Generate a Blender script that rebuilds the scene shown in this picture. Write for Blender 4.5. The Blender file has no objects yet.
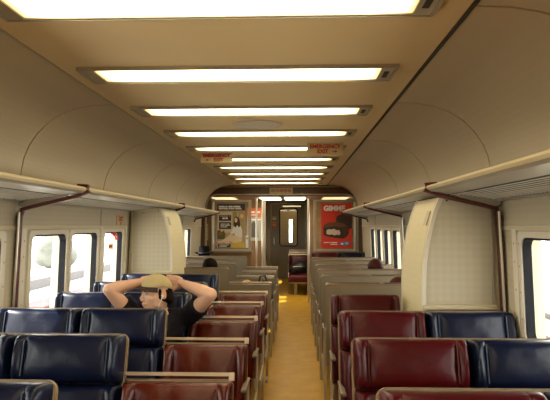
import bpy, bmesh, math, random
from mathutils import Vector, Matrix
random.seed(7)
PI = math.pi
SC = bpy.context.scene
COL = SC.collection

# ------------------------------------------------------------------ camera, sky, sun, exposure
cam_d = bpy.data.cameras.new('camera')
cam_d.sensor_width = 36.0
cam_d.lens = 36.0 * 570.0 / 550.0
cam_d.clip_start = 0.05
cam = bpy.data.objects.new('camera', cam_d)
COL.objects.link(cam)
cam.location = (0.25, 0.0, 1.48)
cam.rotation_euler = (math.radians(90 + 2.51), 0.0, math.radians(2.01))
SC.camera = cam

SC.view_settings.view_transform = 'Standard'
SC.view_settings.look = 'None'
SC.view_settings.gamma = 1.0
SC.view_settings.use_curve_mapping = False
SC.view_settings.exposure = 0.0

world = bpy.data.worlds.new('world')
SC.world = world
world.use_nodes = True
wn = world.node_tree.nodes
wl = world.node_tree.links
wbg = wn['Background']
wbg.inputs['Color'].default_value = (1.0, 0.97, 0.90, 1)
wbg.inputs['Strength'].default_value = 9.0

sun_d = bpy.data.lights.new('sun', 'SUN')
sun_d.energy = 16.0
sun_d.angle = math.radians(0.6)
sun_d.color = (1.0, 0.95, 0.86)
sun = bpy.data.objects.new('sun', sun_d)
COL.objects.link(sun)
sun.location = (-6, -2, 8)
sun.rotation_euler = Vector((0.72, 0.12, -0.69)).to_track_quat('-Z', 'Y').to_euler()
LAMP = 9.0         # strength of the ceiling lights

# ------------------------------------------------------------------ materials
def mat(name, col, rough=0.5, metal=0.0, bump=0.0, scale=60.0, vary=0.0, coat=0.0, vscale=None, spec=None):
    m = bpy.data.materials.new(name)
    m.use_nodes = True
    nt = m.node_tree
    b = nt.nodes['Principled BSDF']
    b.inputs['Base Color'].default_value = (*col, 1)
    b.inputs['Roughness'].default_value = rough
    b.inputs['Metallic'].default_value = metal
    if spec is not None:
        b.inputs['Specular IOR Level'].default_value = spec
    if coat:
        b.inputs['Coat Weight'].default_value = coat
        b.inputs['Coat Roughness'].default_value = 0.2
    tc = nt.nodes.new('ShaderNodeTexCoord')
    if bump:
        n = nt.nodes.new('ShaderNodeTexNoise')
        n.inputs['Scale'].default_value = scale
        n.inputs['Detail'].default_value = 4
        nt.links.new(tc.outputs['Object'], n.inputs['Vector'])
        bp = nt.nodes.new('ShaderNodeBump')
        bp.inputs['Strength'].default_value = bump
        bp.inputs['Distance'].default_value = 0.01
        nt.links.new(n.outputs['Fac'], bp.inputs['Height'])
        nt.links.new(bp.outputs['Normal'], b.inputs['Normal'])
    if vary:
        n2 = nt.nodes.new('ShaderNodeTexNoise')
        n2.inputs['Scale'].default_value = vscale or scale * 0.15
        n2.inputs['Detail'].default_value = 5
        nt.links.new(tc.outputs['Object'], n2.inputs['Vector'])
        mx = nt.nodes.new('ShaderNodeMix')
        mx.data_type = 'RGBA'
        mx.inputs[6].default_value = (*[c * (1 - vary) for c in col], 1)
        mx.inputs[7].default_value = (*[min(1, c * (1 + vary)) for c in col], 1)
        nt.links.new(n2.outputs['Fac'], mx.inputs[0])
        nt.links.new(mx.outputs[2], b.inputs['Base Color'])
    return m

def mat_pattern(name, c1, c2, period=0.034, rough=0.55):
    """vinyl wall covering printed with a small grid of round spots"""
    m = mat(name, c1, rough)
    nt = m.node_tree
    b = nt.nodes['Principled BSDF']
    tc = nt.nodes.new('ShaderNodeTexCoord')
    sx = nt.nodes.new('ShaderNodeSeparateXYZ')
    nt.links.new(tc.outputs['Object'], sx.inputs[0])
    def sq(ins):
        acc = None
        for sock in ins:
            k = nt.nodes.new('ShaderNodeMath'); k.operation = 'MULTIPLY'
            k.inputs[1].default_value = 2 * PI / period
            nt.links.new(sock, k.inputs[0])
            s = nt.nodes.new('ShaderNodeMath'); s.operation = 'SINE'
            nt.links.new(k.outputs[0], s.inputs[0])
            if acc is None:
                acc = s.outputs[0]
            else:
                mm = nt.nodes.new('ShaderNodeMath'); mm.operation = 'ADD'
                nt.links.new(acc, mm.inputs[0]); nt.links.new(s.outputs[0], mm.inputs[1])
                acc = mm.outputs[0]
        return acc
    add = nt.nodes.new('ShaderNodeMath'); add.operation = 'ADD'
    nt.links.new(sx.outputs['X'], add.inputs[0]); nt.links.new(sx.outputs['Y'], add.inputs[1])
    v = sq([add.outputs[0], sx.outputs['Z']])
    mr = nt.nodes.new('ShaderNodeMapRange')
    mr.inputs['From Min'].default_value = -1.2; mr.inputs['From Max'].default_value = 1.6
    nt.links.new(v, mr.inputs['Value'])
    mx = nt.nodes.new('ShaderNodeMix'); mx.data_type = 'RGBA'
    mx.inputs[6].default_value = (*c1, 1); mx.inputs[7].default_value = (*c2, 1)
    nt.links.new(mr.outputs['Result'], mx.inputs[0])
    nt.links.new(mx.outputs[2], b.inputs['Base Color'])
    return m

def mat_emit(name, col, strength, ends=False):
    m = bpy.data.materials.new(name)
    m.use_nodes = True
    nt = m.node_tree
    b = nt.nodes['Principled BSDF']
    b.inputs['Base Color'].default_value = (0.8, 0.78, 0.7, 1)
    b.inputs['Emission Color'].default_value = (*col, 1)
    b.inputs['Emission Strength'].default_value = strength
    if ends:   # the tubes stop short of the diffuser's ends: it glows weaker and yellower there
        tc = nt.nodes.new('ShaderNodeTexCoord')
        sx = nt.nodes.new('ShaderNodeSeparateXYZ')
        nt.links.new(tc.outputs['Object'], sx.inputs[0])
        ab = nt.nodes.new('ShaderNodeMath'); ab.operation = 'ABSOLUTE'
        nt.links.new(sx.outputs['X'], ab.inputs[0])
        r = nt.nodes.new('ShaderNodeMapRange')
        r.inputs['From Min'].default_value = 0.50; r.inputs['From Max'].default_value = 0.66
        r.inputs['To Min'].default_value = 0.0; r.inputs['To Max'].default_value = 1.0
        nt.links.new(ab.outputs[0], r.inputs['Value'])
        cr = nt.nodes.new('ShaderNodeMix'); cr.data_type = 'RGBA'
        cr.inputs[6].default_value = (*col, 1); cr.inputs[7].default_value = (0.13, 0.09, 0.03, 1)
        nt.links.new(r.outputs['Result'], cr.inputs[0])
        nt.links.new(cr.outputs[2], b.inputs['Emission Color'])
    return m

def mat_glass(name, tint=(0.95, 0.97, 0.96), gloss=0.08):
    m = bpy.data.materials.new(name)
    m.use_nodes = True
    nt = m.node_tree
    nt.nodes.remove(nt.nodes['Principled BSDF'])
    out = nt.nodes['Material Output']
    t = nt.nodes.new('ShaderNodeBsdfTransparent'); t.inputs[0].default_value = (*tint, 1)
    g = nt.nodes.new('ShaderNodeBsdfGlossy'); g.inputs['Roughness'].default_value = 0.03
    mx = nt.nodes.new('ShaderNodeMixShader'); mx.inputs[0].default_value = gloss
    nt.links.new(t.outputs[0], mx.inputs[1]); nt.links.new(g.outputs[0], mx.inputs[2])
    nt.links.new(mx.outputs[0], out.inputs['Surface'])
    return m

def mat_wood(name, c1, c2, rough=0.35):
    m = mat(name, c1, rough)
    nt = m.node_tree
    b = nt.nodes['Principled BSDF']
    tc = nt.nodes.new('ShaderNodeTexCoord')
    mp = nt.nodes.new('ShaderNodeMapping'); mp.inputs['Scale'].default_value = (30, 30, 1.5)
    nt.links.new(tc.outputs['Object'], mp.inputs[0])
    n = nt.nodes.new('ShaderNodeTexNoise'); n.inputs['Scale'].default_value = 1.5; n.inputs['Detail'].default_value = 6
    nt.links.new(mp.outputs[0], n.inputs['Vector'])
    mx = nt.nodes.new('ShaderNodeMix'); mx.data_type = 'RGBA'
    mx.inputs[6].default_value = (*c1, 1); mx.inputs[7].default_value = (*c2, 1)
    nt.links.new(n.outputs['Fac'], mx.inputs[0]); nt.links.new(mx.outputs[2], b.inputs['Base Color'])
    return m

def mat_floor(name):
    m = mat(name, (0.42, 0.23, 0.035), 0.42, bump=0.05, scale=14, spec=0.12)
    nt = m.node_tree
    b = nt.nodes['Principled BSDF']
    tc = nt.nodes.new('ShaderNodeTexCoord')
    n = nt.nodes.new('ShaderNodeTexNoise'); n.inputs['Scale'].default_value = 5; n.inputs['Detail'].default_value = 8
    n.inputs['Roughness'].default_value = 0.7
    nt.links.new(tc.outputs['Object'], n.inputs['Vector'])
    v = nt.nodes.new('ShaderNodeTexVoronoi'); v.inputs['Scale'].default_value = 9
    nt.links.new(tc.outputs['Object'], v.inputs['Vector'])
    lt = nt.nodes.new('ShaderNodeMath'); lt.operation = 'LESS_THAN'; lt.inputs[1].default_value = 0.05
    nt.links.new(v.outputs['Distance'], lt.inputs[0])
    cr = nt.nodes.new('ShaderNodeValToRGB')
    cr.color_ramp.elements[0].position = 0.3; cr.color_ramp.elements[0].color = (0.40, 0.215, 0.020, 1)
    cr.color_ramp.elements[1].position = 0.7; cr.color_ramp.elements[1].color = (0.56, 0.31, 0.034, 1)
    nt.links.new(n.outputs['Fac'], cr.inputs[0])
    mx = nt.nodes.new('ShaderNodeMix'); mx.data_type = 'RGBA'
    nt.links.new(lt.outputs[0], mx.inputs[0])
    nt.links.new(cr.outputs[0], mx.inputs[6]); mx.inputs[7].default_value = (0.52, 0.31, 0.07, 1)
    nt.links.new(mx.outputs[2], b.inputs['Base Color'])
    return m

M = {}
M['ceiling'] = mat('ceiling_paint', (0.66, 0.51, 0.275), 0.55, bump=0.03, scale=200, vary=0.04, vscale=3)
M['cove'] = mat_pattern('cove_vinyl', (0.50, 0.405, 0.265), (0.52, 0.425, 0.28), 0.03, 0.42)
M['wall'] = mat_pattern('wall_vinyl', (0.49, 0.425, 0.30), (0.52, 0.455, 0.33), 0.035)
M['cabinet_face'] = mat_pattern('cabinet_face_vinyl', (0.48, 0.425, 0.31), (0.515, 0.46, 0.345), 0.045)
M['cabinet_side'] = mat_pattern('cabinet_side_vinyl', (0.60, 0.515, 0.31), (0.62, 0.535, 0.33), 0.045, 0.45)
M['cream'] = mat('cream_enamel', (0.58, 0.50, 0.34), 0.4, vary=0.05, vscale=4)
M['lip'] = mat('rack_lip_cream', (0.62, 0.53, 0.34), 0.35)
M['rack'] = mat('rack_grey_enamel', (0.36, 0.32, 0.255), 0.35, vary=0.05, vscale=5)
M['slat'] = mat('rack_slat_aluminium', (0.66, 0.60, 0.50), 0.4)
M['arm'] = mat('armrest_bronze', (0.20, 0.15, 0.10), 0.4, 0.4)
M['shade_sheet'] = mat('shelf_sheet_gap_shade', (0.035, 0.03, 0.024), 0.7)
M['frame_light'] = mat('window_post_enamel', (0.66, 0.60, 0.50), 0.35)
M['steel'] = mat('brushed_steel', (0.62, 0.58, 0.50), 0.3, 0.9, bump=0.02, scale=300)
M['bar'] = mat('satin_grab_bar', (0.56, 0.45, 0.34), 0.42, 0.8)
M['alu'] = mat('dull_aluminium', (0.42, 0.37, 0.29), 0.4, 0.55, vary=0.1, vscale=8)
M['dark_seam'] = mat('dark_joint', (0.025, 0.02, 0.016), 0.6)
M['maroon'] = mat('maroon_edge', (0.095, 0.018, 0.012), 0.35)
M['gasket'] = mat('black_rubber', (0.010, 0.010, 0.014), 0.8, spec=0.15)
M['blue'] = mat('blue_leather', (0.0025, 0.0053, 0.023), 0.31, bump=0.16, scale=22, vary=0.35, vscale=6, spec=0.27)
M['red'] = mat('oxblood_leather', (0.074, 0.0062, 0.0012), 0.27, bump=0.18, scale=22, vary=0.3, vscale=6, spec=0.36)
M['red_right'] = mat('wine_leather', (0.055, 0.0012, 0.0030), 0.34, bump=0.13, scale=22, vary=0.3, vscale=6, spec=0.26)
M['piping_blue'] = mat('blue_piping', (0.04, 0.055, 0.10), 0.4)
M['piping_red'] = mat('red_piping', (0.075, 0.010, 0.006), 0.4)
M['shell'] = mat('grey_seat_back_plastic', (0.25, 0.21, 0.15), 0.42, bump=0.03, scale=120, vary=0.06, vscale=5)
M['edge'] = mat('worn_tan_edging', (0.21, 0.14, 0.07), 0.4, vary=0.25, vscale=20)
M['wood'] = mat_wood('dark_walnut_laminate', (0.050, 0.020, 0.008), (0.10, 0.045, 0.018))
M['wood_mid'] = mat_wood('mid_walnut_laminate', (0.16, 0.085, 0.035), (0.24, 0.135, 0.055))
M['door'] = mat('dull_door_steel', (0.17, 0.135, 0.095), 0.4, 0.35, vary=0.1, vscale=3)
M['floor'] = mat_floor('golden_vinyl_floor')
M['glass'] = mat_glass('window_glass')
M['light'] = mat_emit('fluorescent_diffuser', (1.0, 0.86, 0.55), LAMP, True)
M['light_small'] = mat_emit('vestibule_diffuser', (1.0, 0.90, 0.66), 6.0)
M['light_dim'] = mat_emit('dim_yellow_diffuser', (1.0, 0.80, 0.38), 0.9)
M['light_frame'] = mat('lamp_frame_metal', (0.40, 0.34, 0.25), 0.35, 0.4)
M['speaker'] = mat('speaker_mesh', (0.56, 0.49, 0.38), 0.6, bump=0.2, scale=400)
M['sign_cream'] = mat('sign_cream', (0.52, 0.42, 0.22), 0.6)
M['sign_red'] = mat('sign_red_print', (0.40, 0.012, 0.008), 0.6)
M['ink'] = mat('black_ink', (0.02, 0.015, 0.012), 0.5)
M['white'] = mat('white_print', (0.80, 0.78, 0.74), 0.5)
M['skin'] = mat('skin', (0.70, 0.41, 0.28), 0.45, vary=0.08, vscale=12)
M['skin'].node_tree.nodes['Principled BSDF'].inputs['Subsurface Weight'].default_value = 0.08
M['skin'].node_tree.nodes['Principled BSDF'].inputs['Subsurface Radius'].default_value = (0.02, 0.008, 0.004)
M['lips'] = mat('lips', (0.60, 0.28, 0.20), 0.4)
M['hair'] = mat('dark_brown_hair', (0.012, 0.006, 0.004), 0.7, bump=0.3, scale=120, spec=0.05)
M['hair_black'] = mat('black_hair', (0.008, 0.005, 0.004), 0.7, bump=0.3, scale=120, spec=0.05)
M['hair_auburn'] = mat('auburn_hair', (0.06, 0.015, 0.010), 0.4, bump=0.3, scale=120, spec=0.05)
M['eye'] = mat('eye_white', (0.75, 0.72, 0.68), 0.2)
M['iris'] = mat('iris_brown', (0.03, 0.018, 0.01), 0.2)
M['khaki'] = mat('khaki_cotton', (0.46, 0.36, 0.175), 0.8, bump=0.25, scale=90, vary=0.12, vscale=14)
M['brim'] = mat('dark_brown_brim', (0.040, 0.018, 0.010), 0.7, bump=0.2, scale=100)
M['shirt'] = mat('black_cotton', (0.010, 0.008, 0.011), 0.85, bump=0.25, scale=30, vary=0.2, vscale=12, spec=0.15)
M['denim'] = mat('dark_denim', (0.03, 0.04, 0.07), 0.8, bump=0.2, scale=60)
M['coat_grey'] = mat('grey_wool', (0.10, 0.095, 0.09), 0.85, bump=0.3, scale=60)
M['felt'] = mat('black_felt', (0.006, 0.005, 0.006), 0.9, spec=0.08)
M['shoe'] = mat('black_shoe', (0.02, 0.018, 0.016), 0.4)
M['nylon'] = mat('black_nylon', (0.010, 0.010, 0.012), 0.55, bump=0.3, scale=40)

# ------------------------------------------------------------------ mesh builder
class MB:
    def __init__(s, off=(0, 0, 0)):
        s.v = []; s.f = []; s.o = Vector(off)
    def add(s, verts, faces):
        n = len(s.v)
        s.v += [tuple(Vector(p) - s.o) for p in verts]
        s.f += [tuple(i + n for i in f) for f in faces]
        return s
    def box(s, x0, x1, y0, y1, z0, z1, bevel=0.0, segs=2):
        x0, x1 = min(x0, x1), max(x0, x1); y0, y1 = min(y0, y1), max(y0, y1); z0, z1 = min(z0, z1), max(z0, z1)
        V = [(x0, y0, z0), (x1, y0, z0), (x1, y1, z0), (x0, y1, z0), (x0, y0, z1), (x1, y0, z1), (x1, y1, z1), (x0, y1, z1)]
        F = [(0, 3, 2, 1), (4, 5, 6, 7), (0, 1, 5, 4), (1, 2, 6, 5), (2, 3, 7, 6), (3, 0, 4, 7)]
        if bevel:
            bm = bmesh.new()
            vs = [bm.verts.new(p) for p in V]
            for f in F: bm.faces.new([vs[i] for i in f])
            bmesh.ops.bevel(bm, geom=list(bm.edges), offset=min(bevel, 0.49 * min(x1 - x0, y1 - y0, z1 - z0)), segments=segs, affect='EDGES', profile=0.5)
            bm.verts.index_update()
            V = [tuple(v.co) for v in bm.verts]; F = [tuple(v.index for v in f.verts) for f in bm.faces]
            bm.free()
        return s.add(V, F)
    def prism(s, pts, axis, a0, a1):
        """closed outline (2-D) extruded along axis 'x','y' or 'z' from a0 to a1"""
        n = len(pts)
        def P(p, a):
            return {'x': (a, p[0], p[1]), 'y': (p[0], a, p[1]), 'z': (p[0], p[1], a)}[axis]
        V = [P(p, a0) for p in pts] + [P(p, a1) for p in pts]
        F = [tuple(range(n - 1, -1, -1)), tuple(range(n, 2 * n))] + [(i, (i + 1) % n, n + (i + 1) % n, n + i) for i in range(n)]
        return s.add(V, F)
    def ring(s, outer, inner, axis, a0, a1):
        """frame between two outlines of equal length"""
        n = len(outer)
        def P(p, a):
            return {'x': (a, p[0], p[1]), 'y': (p[0], a, p[1]), 'z': (p[0], p[1], a)}[axis]
        V = [P(p, a0) for p in outer] + [P(p, a0) for p in inner] + [P(p, a1) for p in outer] + [P(p, a1) for p in inner]
        F = []
        for i in range(n):
            j = (i + 1) % n
            F += [(i, j, n + j, n + i), (2 * n + i, 3 * n + i, 3 * n + j, 2 * n + j), (i, 2 * n + i, 2 * n + j, j), (n + i, n + j, 3 * n + j, 3 * n + i)]
        return s.add(V, F)
    def tube(s, path, r, n=10, sq=None, caps=True):
        """round (or, with sq=(w,h), rectangular) section swept along a path; r may be a list"""
        P = [Vector(p) for p in path]
        R = r if isinstance(r, (list, tuple)) else [r] * len(P)
        V, F = [], []
        up = None
        for i, p in enumerate(P):
            t = (P[min(i + 1, len(P) - 1)] - P[max(i - 1, 0)]).normalized()
            if up is None:
                a = Vector((0, 0, 1)) if abs(t.z) < 0.9 else Vector((0, 1, 0))
            else:
                a = up
            b = t.cross(a).normalized(); up = b.cross(t).normalized()
            if sq:
                for (cx, cy) in ((-1, -1), (1, -1), (1, 1), (-1, 1)):
                    V.append(p + b * cx * sq[0] / 2 + up * cy * sq[1] / 2)
            else:
                for k in range(n):
                    an = 2 * PI * k / n
                    V.append(p + b * math.cos(an) * R[i] + up * math.sin(an) * R[i])
        m = 4 if sq else n
        for i in range(len(P) - 1):
            for k in range(m):
                F.append((i * m + k, i * m + (k + 1) % m, (i + 1) * m + (k + 1) % m, (i + 1) * m + k))
        if caps:
            F.append(tuple(range(m - 1, -1, -1))); F.append(tuple((len(P) - 1) * m + k for k in range(m)))
        return s.add(V, F)
    def ball(s, c, r, nu=14, nv=9, rot=None):
        r = r if isinstance(r, (list, tuple)) else (r, r, r)
        V = [(0, 0, 1)] + [(math.sin(PI * j / nv) * math.cos(2 * PI * i / nu), math.sin(PI * j / nv) * math.sin(2 * PI * i / nu), math.cos(PI * j / nv)) for j in range(1, nv) for i in range(nu)] + [(0, 0, -1)]
        V = [Vector((p[0] * r[0], p[1] * r[1], p[2] * r[2])) for p in V]
        if rot is not None: V = [rot @ p for p in V]
        V = [p + Vector(c) for p in V]
        F = [(0, 1 + i, 1 + (i + 1) % nu) for i in range(nu)]
        for j in range(nv - 2):
            for i in range(nu):
                F.append((1 + j * nu + i, 1 + (j + 1) * nu + i, 1 + (j + 1) * nu + (i + 1) % nu, 1 + j * nu + (i + 1) % nu))
        L = len(V) - 1
        F += [(L, 1 + (nv - 2) * nu + (i + 1) % nu, 1 + (nv - 2) * nu + i) for i in range(nu)]
        return s.add(V, F)
    def capsule(s, a, b, ra, rb, n=12):
        s.tube([a, b], [ra, rb], n)
        s.ball(a, ra, n, 8); s.ball(b, rb, n, 8)
        return s
    def loft(s, rings):
        """list of (centre, rx, ry) ellipses, horizontal, closed at both ends"""
        n = 20
        V = []
        for (c, rx, ry) in rings:
            for k in range(n):
                an = 2 * PI * k / n
                V.append((c[0] + rx * math.cos(an), c[1] + ry * math.sin(an), c[2]))
        F = []
        for i in range(len(rings) - 1):
            for k in range(n):
                F.append((i * n + k, i * n + (k + 1) % n, (i + 1) * n + (k + 1) % n, (i + 1) * n + k))
        F.append(tuple(range(n - 1, -1, -1))); F.append(tuple((len(rings) - 1) * n + k for k in range(n)))
        return s.add(V, F)
    def mesh(s, name, m, smooth=False, auto=None):
        me = bpy.data.meshes.new(name)
        me.from_pydata(s.v, [], s.f)
        bm = bmesh.new(); bm.from_mesh(me)
        bmesh.ops.recalc_face_normals(bm, faces=list(bm.faces))
        if smooth:
            for f in bm.faces: f.smooth = True
            lim = math.radians(auto or 40)
            for e in bm.edges:
                if len(e.link_faces) == 2 and e.calc_face_angle(0) > lim: e.smooth = False
        bm.to_mesh(me); bm.free()
        if m is not None: me.materials.append(m)
        return me
    def obj(s, name, m, parent=None, smooth=False, auto=None, loc=None):
        o = bpy.data.objects.new(name, s.mesh(name, m, smooth, auto))
        COL.objects.link(o)
        if parent is not None: o.parent = parent
        if loc is not None: o.location = loc
        return o

def put(name, me, parent, loc=(0, 0, 0), rot=(0, 0, 0)):
    o = bpy.data.objects.new(name, me); COL.objects.link(o)
    o.parent = parent; o.location = loc; o.rotation_euler = rot
    return o

def tag(o, label, cat, group=None):
    o['label'] = label; o['category'] = cat
    if group: o['group'] = group
    return o

def thing(name, label, cat, loc=(0, 0, 0), rz=0.0, group=None):
    o = bpy.data.objects.new(name, None); COL.objects.link(o)
    o.location = loc; o.rotation_euler = (0, 0, rz); o.empty_display_size = 0.1
    return tag(o, label, cat, group)

def struct(o):
    o['kind'] = 'structure'; return o

def rrect(a0, a1, b0, b1, r, n=5):
    pts = []
    for (ca, cb, st) in ((a1 - r, b1 - r, 0), (a0 + r, b1 - r, 90), (a0 + r, b0 + r, 180), (a1 - r, b0 + r, 270)):
        for k in range(n + 1):
            an = math.radians(st + 90 * k / n)
            pts.append((ca + r * math.cos(an), cb + r * math.sin(an)))
    return pts

def text_mesh(body, size, m, align='CENTER', bold=0.0, depth=0.0008, space=1.0):
    cu = bpy.data.curves.new('lettering', 'FONT')
    cu.body = body; cu.size = size; cu.align_x = align; cu.align_y = 'CENTER'
    cu.extrude = depth; cu.offset = bold; cu.space_character = space; cu.resolution_u = 3
    o = bpy.data.objects.new('lettering', cu); COL.objects.link(o)
    dg = bpy.context.evaluated_depsgraph_get(); dg.update()
    me = bpy.data.meshes.new_from_object(o.evaluated_get(dg))
    me.materials.clear(); me.materials.append(m)
    bpy.data.objects.remove(o); bpy.data.curves.remove(cu)
    return me

def remesh(mb, name, m, voxel, parent, smooth_it=2):
    """one continuous surface out of overlapping solids"""
    me = mb.mesh(name + '_raw', m)
    o = bpy.data.objects.new(name, me); COL.objects.link(o)
    md = o.modifiers.new('r', 'REMESH'); md.mode = 'VOXEL'; md.voxel_size = voxel; md.use_smooth_shade = True
    if smooth_it:
        sm = o.modifiers.new('s', 'SMOOTH'); sm.iterations = smooth_it; sm.factor = 0.5
    dg = bpy.context.evaluated_depsgraph_get(); dg.update()
    new = bpy.data.meshes.new_from_object(o.evaluated_get(dg))
    new.name = name
    for p in new.polygons: p.use_smooth = True
    if not new.materials: new.materials.append(m)
    o.modifiers.clear(); o.data = new; bpy.data.meshes.remove(me)
    o.parent = parent
    return o

# ------------------------------------------------------------------ dimensions of the carriage
CEIL = 2.20                 # flat ceiling
CE = 0.83                   # half width of the flat ceiling
WX = 1.47                   # half width at window height
Y0, Y1 = -2.6, 10.34        # saloon
LEAN = 0.03                 # side walls lean inwards

# ------------------------------------------------------------------ floor, roof, ends
fl = MB(); fl.box(-1.62, 1.62, -2.7, 16.0, -0.08, 0.0)
struct(fl.obj('floor', M['floor']))

roof = MB()
roof.box(-1.7, 1.7, -2.75, 16.05, 2.30, 2.36)
roof.box(-1.7, -1.56, -2.75, 16.05, 1.70, 2.30)
roof.box(1.56, 1.7, -2.75, 16.05, 1.70, 2.30)
ceiling = struct(roof.obj('ceiling', M['ceiling']))
LIGHT_Y = [1.79 + 0.87 * k for k in range(-5, 10)]
ys = [Y0] + LIGHT_Y + [Y1]
for a, b in zip(ys[:-1], ys[1:]):
    p = MB(); p.box(-CE, CE, a + 0.0015, b - 0.0015, CEIL, CEIL + 0.03)
    p.obj('ceiling_panel', M['ceiling'], ceiling)
# cove panels between the seams
prof = [(-CE - 0.012, 2.200), (-0.96, 2.196), (-1.06, 2.178), (-1.15, 2.145), (-1.23, 2.095), (-1.295, 2.03), (-1.345, 1.955), (-1.375, 1.88), (-1.39, 1.80), (-1.40, 1.70), (-1.445, 1.62)]
SEAMS = [-2.6, -1.09, 0.39, 1.87, 3.35, 4.83, 6.31, 7.79, 9.27, 10.34]
for sd in (-1, 1):
    for a, b in zip(SEAMS[:-1], SEAMS[1:]):
        p = MB()
        out = [(-sd * x, z) for x, z in prof]
        back = [(-sd * (x - 0.012), z + 0.012) for x, z in prof]
        p.prism(out + back[::-1], 'y', a + 0.007, b - 0.007)
        p.obj('cove_panel', M['cove'], ceiling, True, 50)
    p = MB()   # dark backing seen in the seams
    out = [(-sd * (x - 0.016), z + 0.016) for x, z in prof]; back = [(-sd * (x - 0.024), z + 0.024) for x, z in prof]
    p.prism(out + back[::-1], 'y', Y0, Y1)
    p.obj('seam_backing', M['dark_seam'], ceiling)
    t = MB()   # joint strip between flat ceiling and cove
    t.box(sd * (CE - 0.004), sd * (CE + (0.012 if sd > 0 else 0.006)), Y0, Y1, CEIL - 0.006, CEIL + 0.02)
    t.obj('joint_strip', M['dark_seam'] if sd > 0 else M['alu'], ceiling)

# ------------------------------------------------------------------ side walls and windows
WIN_L = [(-2.2, -1.6), (-1.3, -0.58), (-0.48, 0.02), (0.14, 0.62), (0.72, 1.30), (1.45, 1.98), (2.12, 2.65), (2.72, 3.26), (3.64, 4.20), (4.30, 4.87), (5.05, 5.58), (6.75, 7.25), (7.40, 7.90), (8.05, 8.50), (8.74, 9.28)]
WIN_R = [(-2.2, -1.6), (-1.5, -0.9), (-0.8, -0.2), (-0.1, 0.4), (0.5, 1.08), (1.22, 1.65), (1.78, 2.30), (2.44, 3.08), (4.30, 4.85), (5.0, 5.5), (5.65, 6.15), (6.58, 7.10), (7.26, 7.78), (7.93, 8.45), (8.60, 9.12)]
WZ0, WZ1 = 0.86, 1.415
wcount = 0
def side_frame_obj(mb, name, m, sd, parent=None, smooth=False):
    o = mb.obj(name, m, parent, smooth)
    if parent is None:
        o.location = (sd * WX, 0, 1.0); o.rotation_euler = (0, -sd * LEAN, 0)
    return o
for sd, wins, nm in ((-1, WIN_L, 'wall_left'), (1, WIN_R, 'wall_right')):
    w = MB()
    w.box(0, sd * 0.10, -2.7, 10.36, -1.0, WZ0 - 1.0 - 0.005)
    w.box(0, sd * 0.10, -2.7, 10.36, WZ1 - 1.0 + 0.005, 0.74)
    prev = -2.7
    for (a, b) in wins + [(10.36, 10.4)]:
        w.box(0, sd * 0.10, prev, a - 0.005 if a < 10.3 else 10.36, WZ0 - 1.005, WZ1 - 0.995)
        prev = b + 0.005
    wall = struct(side_frame_obj(w, nm, M['wall'], sd))
    mol = MB(); mol.box(-sd * 0.012, 0.0, -2.6, 10.3, WZ1 - 1.0 + 0.035, WZ1 - 1.0 + 0.060, 0.004)
    mol.obj('moulding', M['cream'], wall)
    for yy in (4.95, -0.05, 1.38, 8.6):
        j = MB(); j.box(-sd * 0.006, 0, yy - 0.008, yy + 0.008, WZ1 - 0.94, 0.70); j.obj('joint_cover', M['alu'], wall)
    for (a, b) in wins:
        wcount += 1
        o = MB()   # cream rounded surround
        o.ring(rrect(a - 0.045, b + 0.045, WZ0 - 1.04, WZ1 - 0.97, 0.03), rrect(a, b, WZ0 - 1.0, WZ1 - 1.0, 0.055), 'x', -sd * 0.010, 0.012 * sd)
        win = struct(side_frame_obj(o, 'window_%d' % wcount, M['frame_light'], sd))
        g = MB(); g.ring(rrect(a + 0.001, b - 0.001, WZ0 - 0.999, WZ1 - 1.001, 0.055), rrect(a + 0.008, b - 0.008, WZ0 - 0.992, WZ1 - 1.012, 0.05), 'x', -sd * 0.003, sd * 0.042)
        g.obj('gasket', M['gasket'], win)
        p = MB(); p.prism(rrect(a + 0.006, b - 0.006, WZ0 - 0.994, WZ1 - 1.008, 0.05), 'x', sd * 0.032, sd * 0.038)
        p.obj('pane', M['glass'], win)
        for zz in (-0.02, 0.12, 0.26, 0.38):
            r = MB(); r.ball((-sd * 0.010, b + 0.03, zz), (0.004, 0.0055, 0.0055), 8, 5)
            r.obj('rivet', M['alu'], win)
    # seals between window row and beyond: skirting
    sk = MB(); sk.box(sd * (WX + 0.03), sd * (WX - 0.01), -2.6, 10.3, 0.0, 0.12)
    s = sk.obj('baseboard_left' if sd < 0 else 'baseboard_right', M['alu']); struct(s)

# posts with rivets beside the windows (cream uprights next to the openings)
for sd, yy, n in ((-1, 4.965, 1), (1, 3.165, 2), (-1, 5.675, 3), (-1, 3.52, 4)):
    o = MB(); o.box(-sd * 0.014, 0, yy - 0.032, yy + 0.032, WZ0 - 1.05, WZ1 - 0.955, 0.004)
    tr = struct(side_frame_obj(o, 'trim_%d' % n, M['frame_light'], sd))
    for zz in (-0.02, 0.13, 0.28, 0.38):
        r = MB(); r.ball((-sd * 0.014, yy, zz), (0.004, 0.006, 0.006), 8, 5); r.obj('rivet', M['alu'], tr)

# wall behind the camera
ew = MB(); ew.box(-1.6, 1.6, -2.75, -2.65, 0, 2.3)
struct(ew.obj('wall_back', M['wood_mid']))

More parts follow.
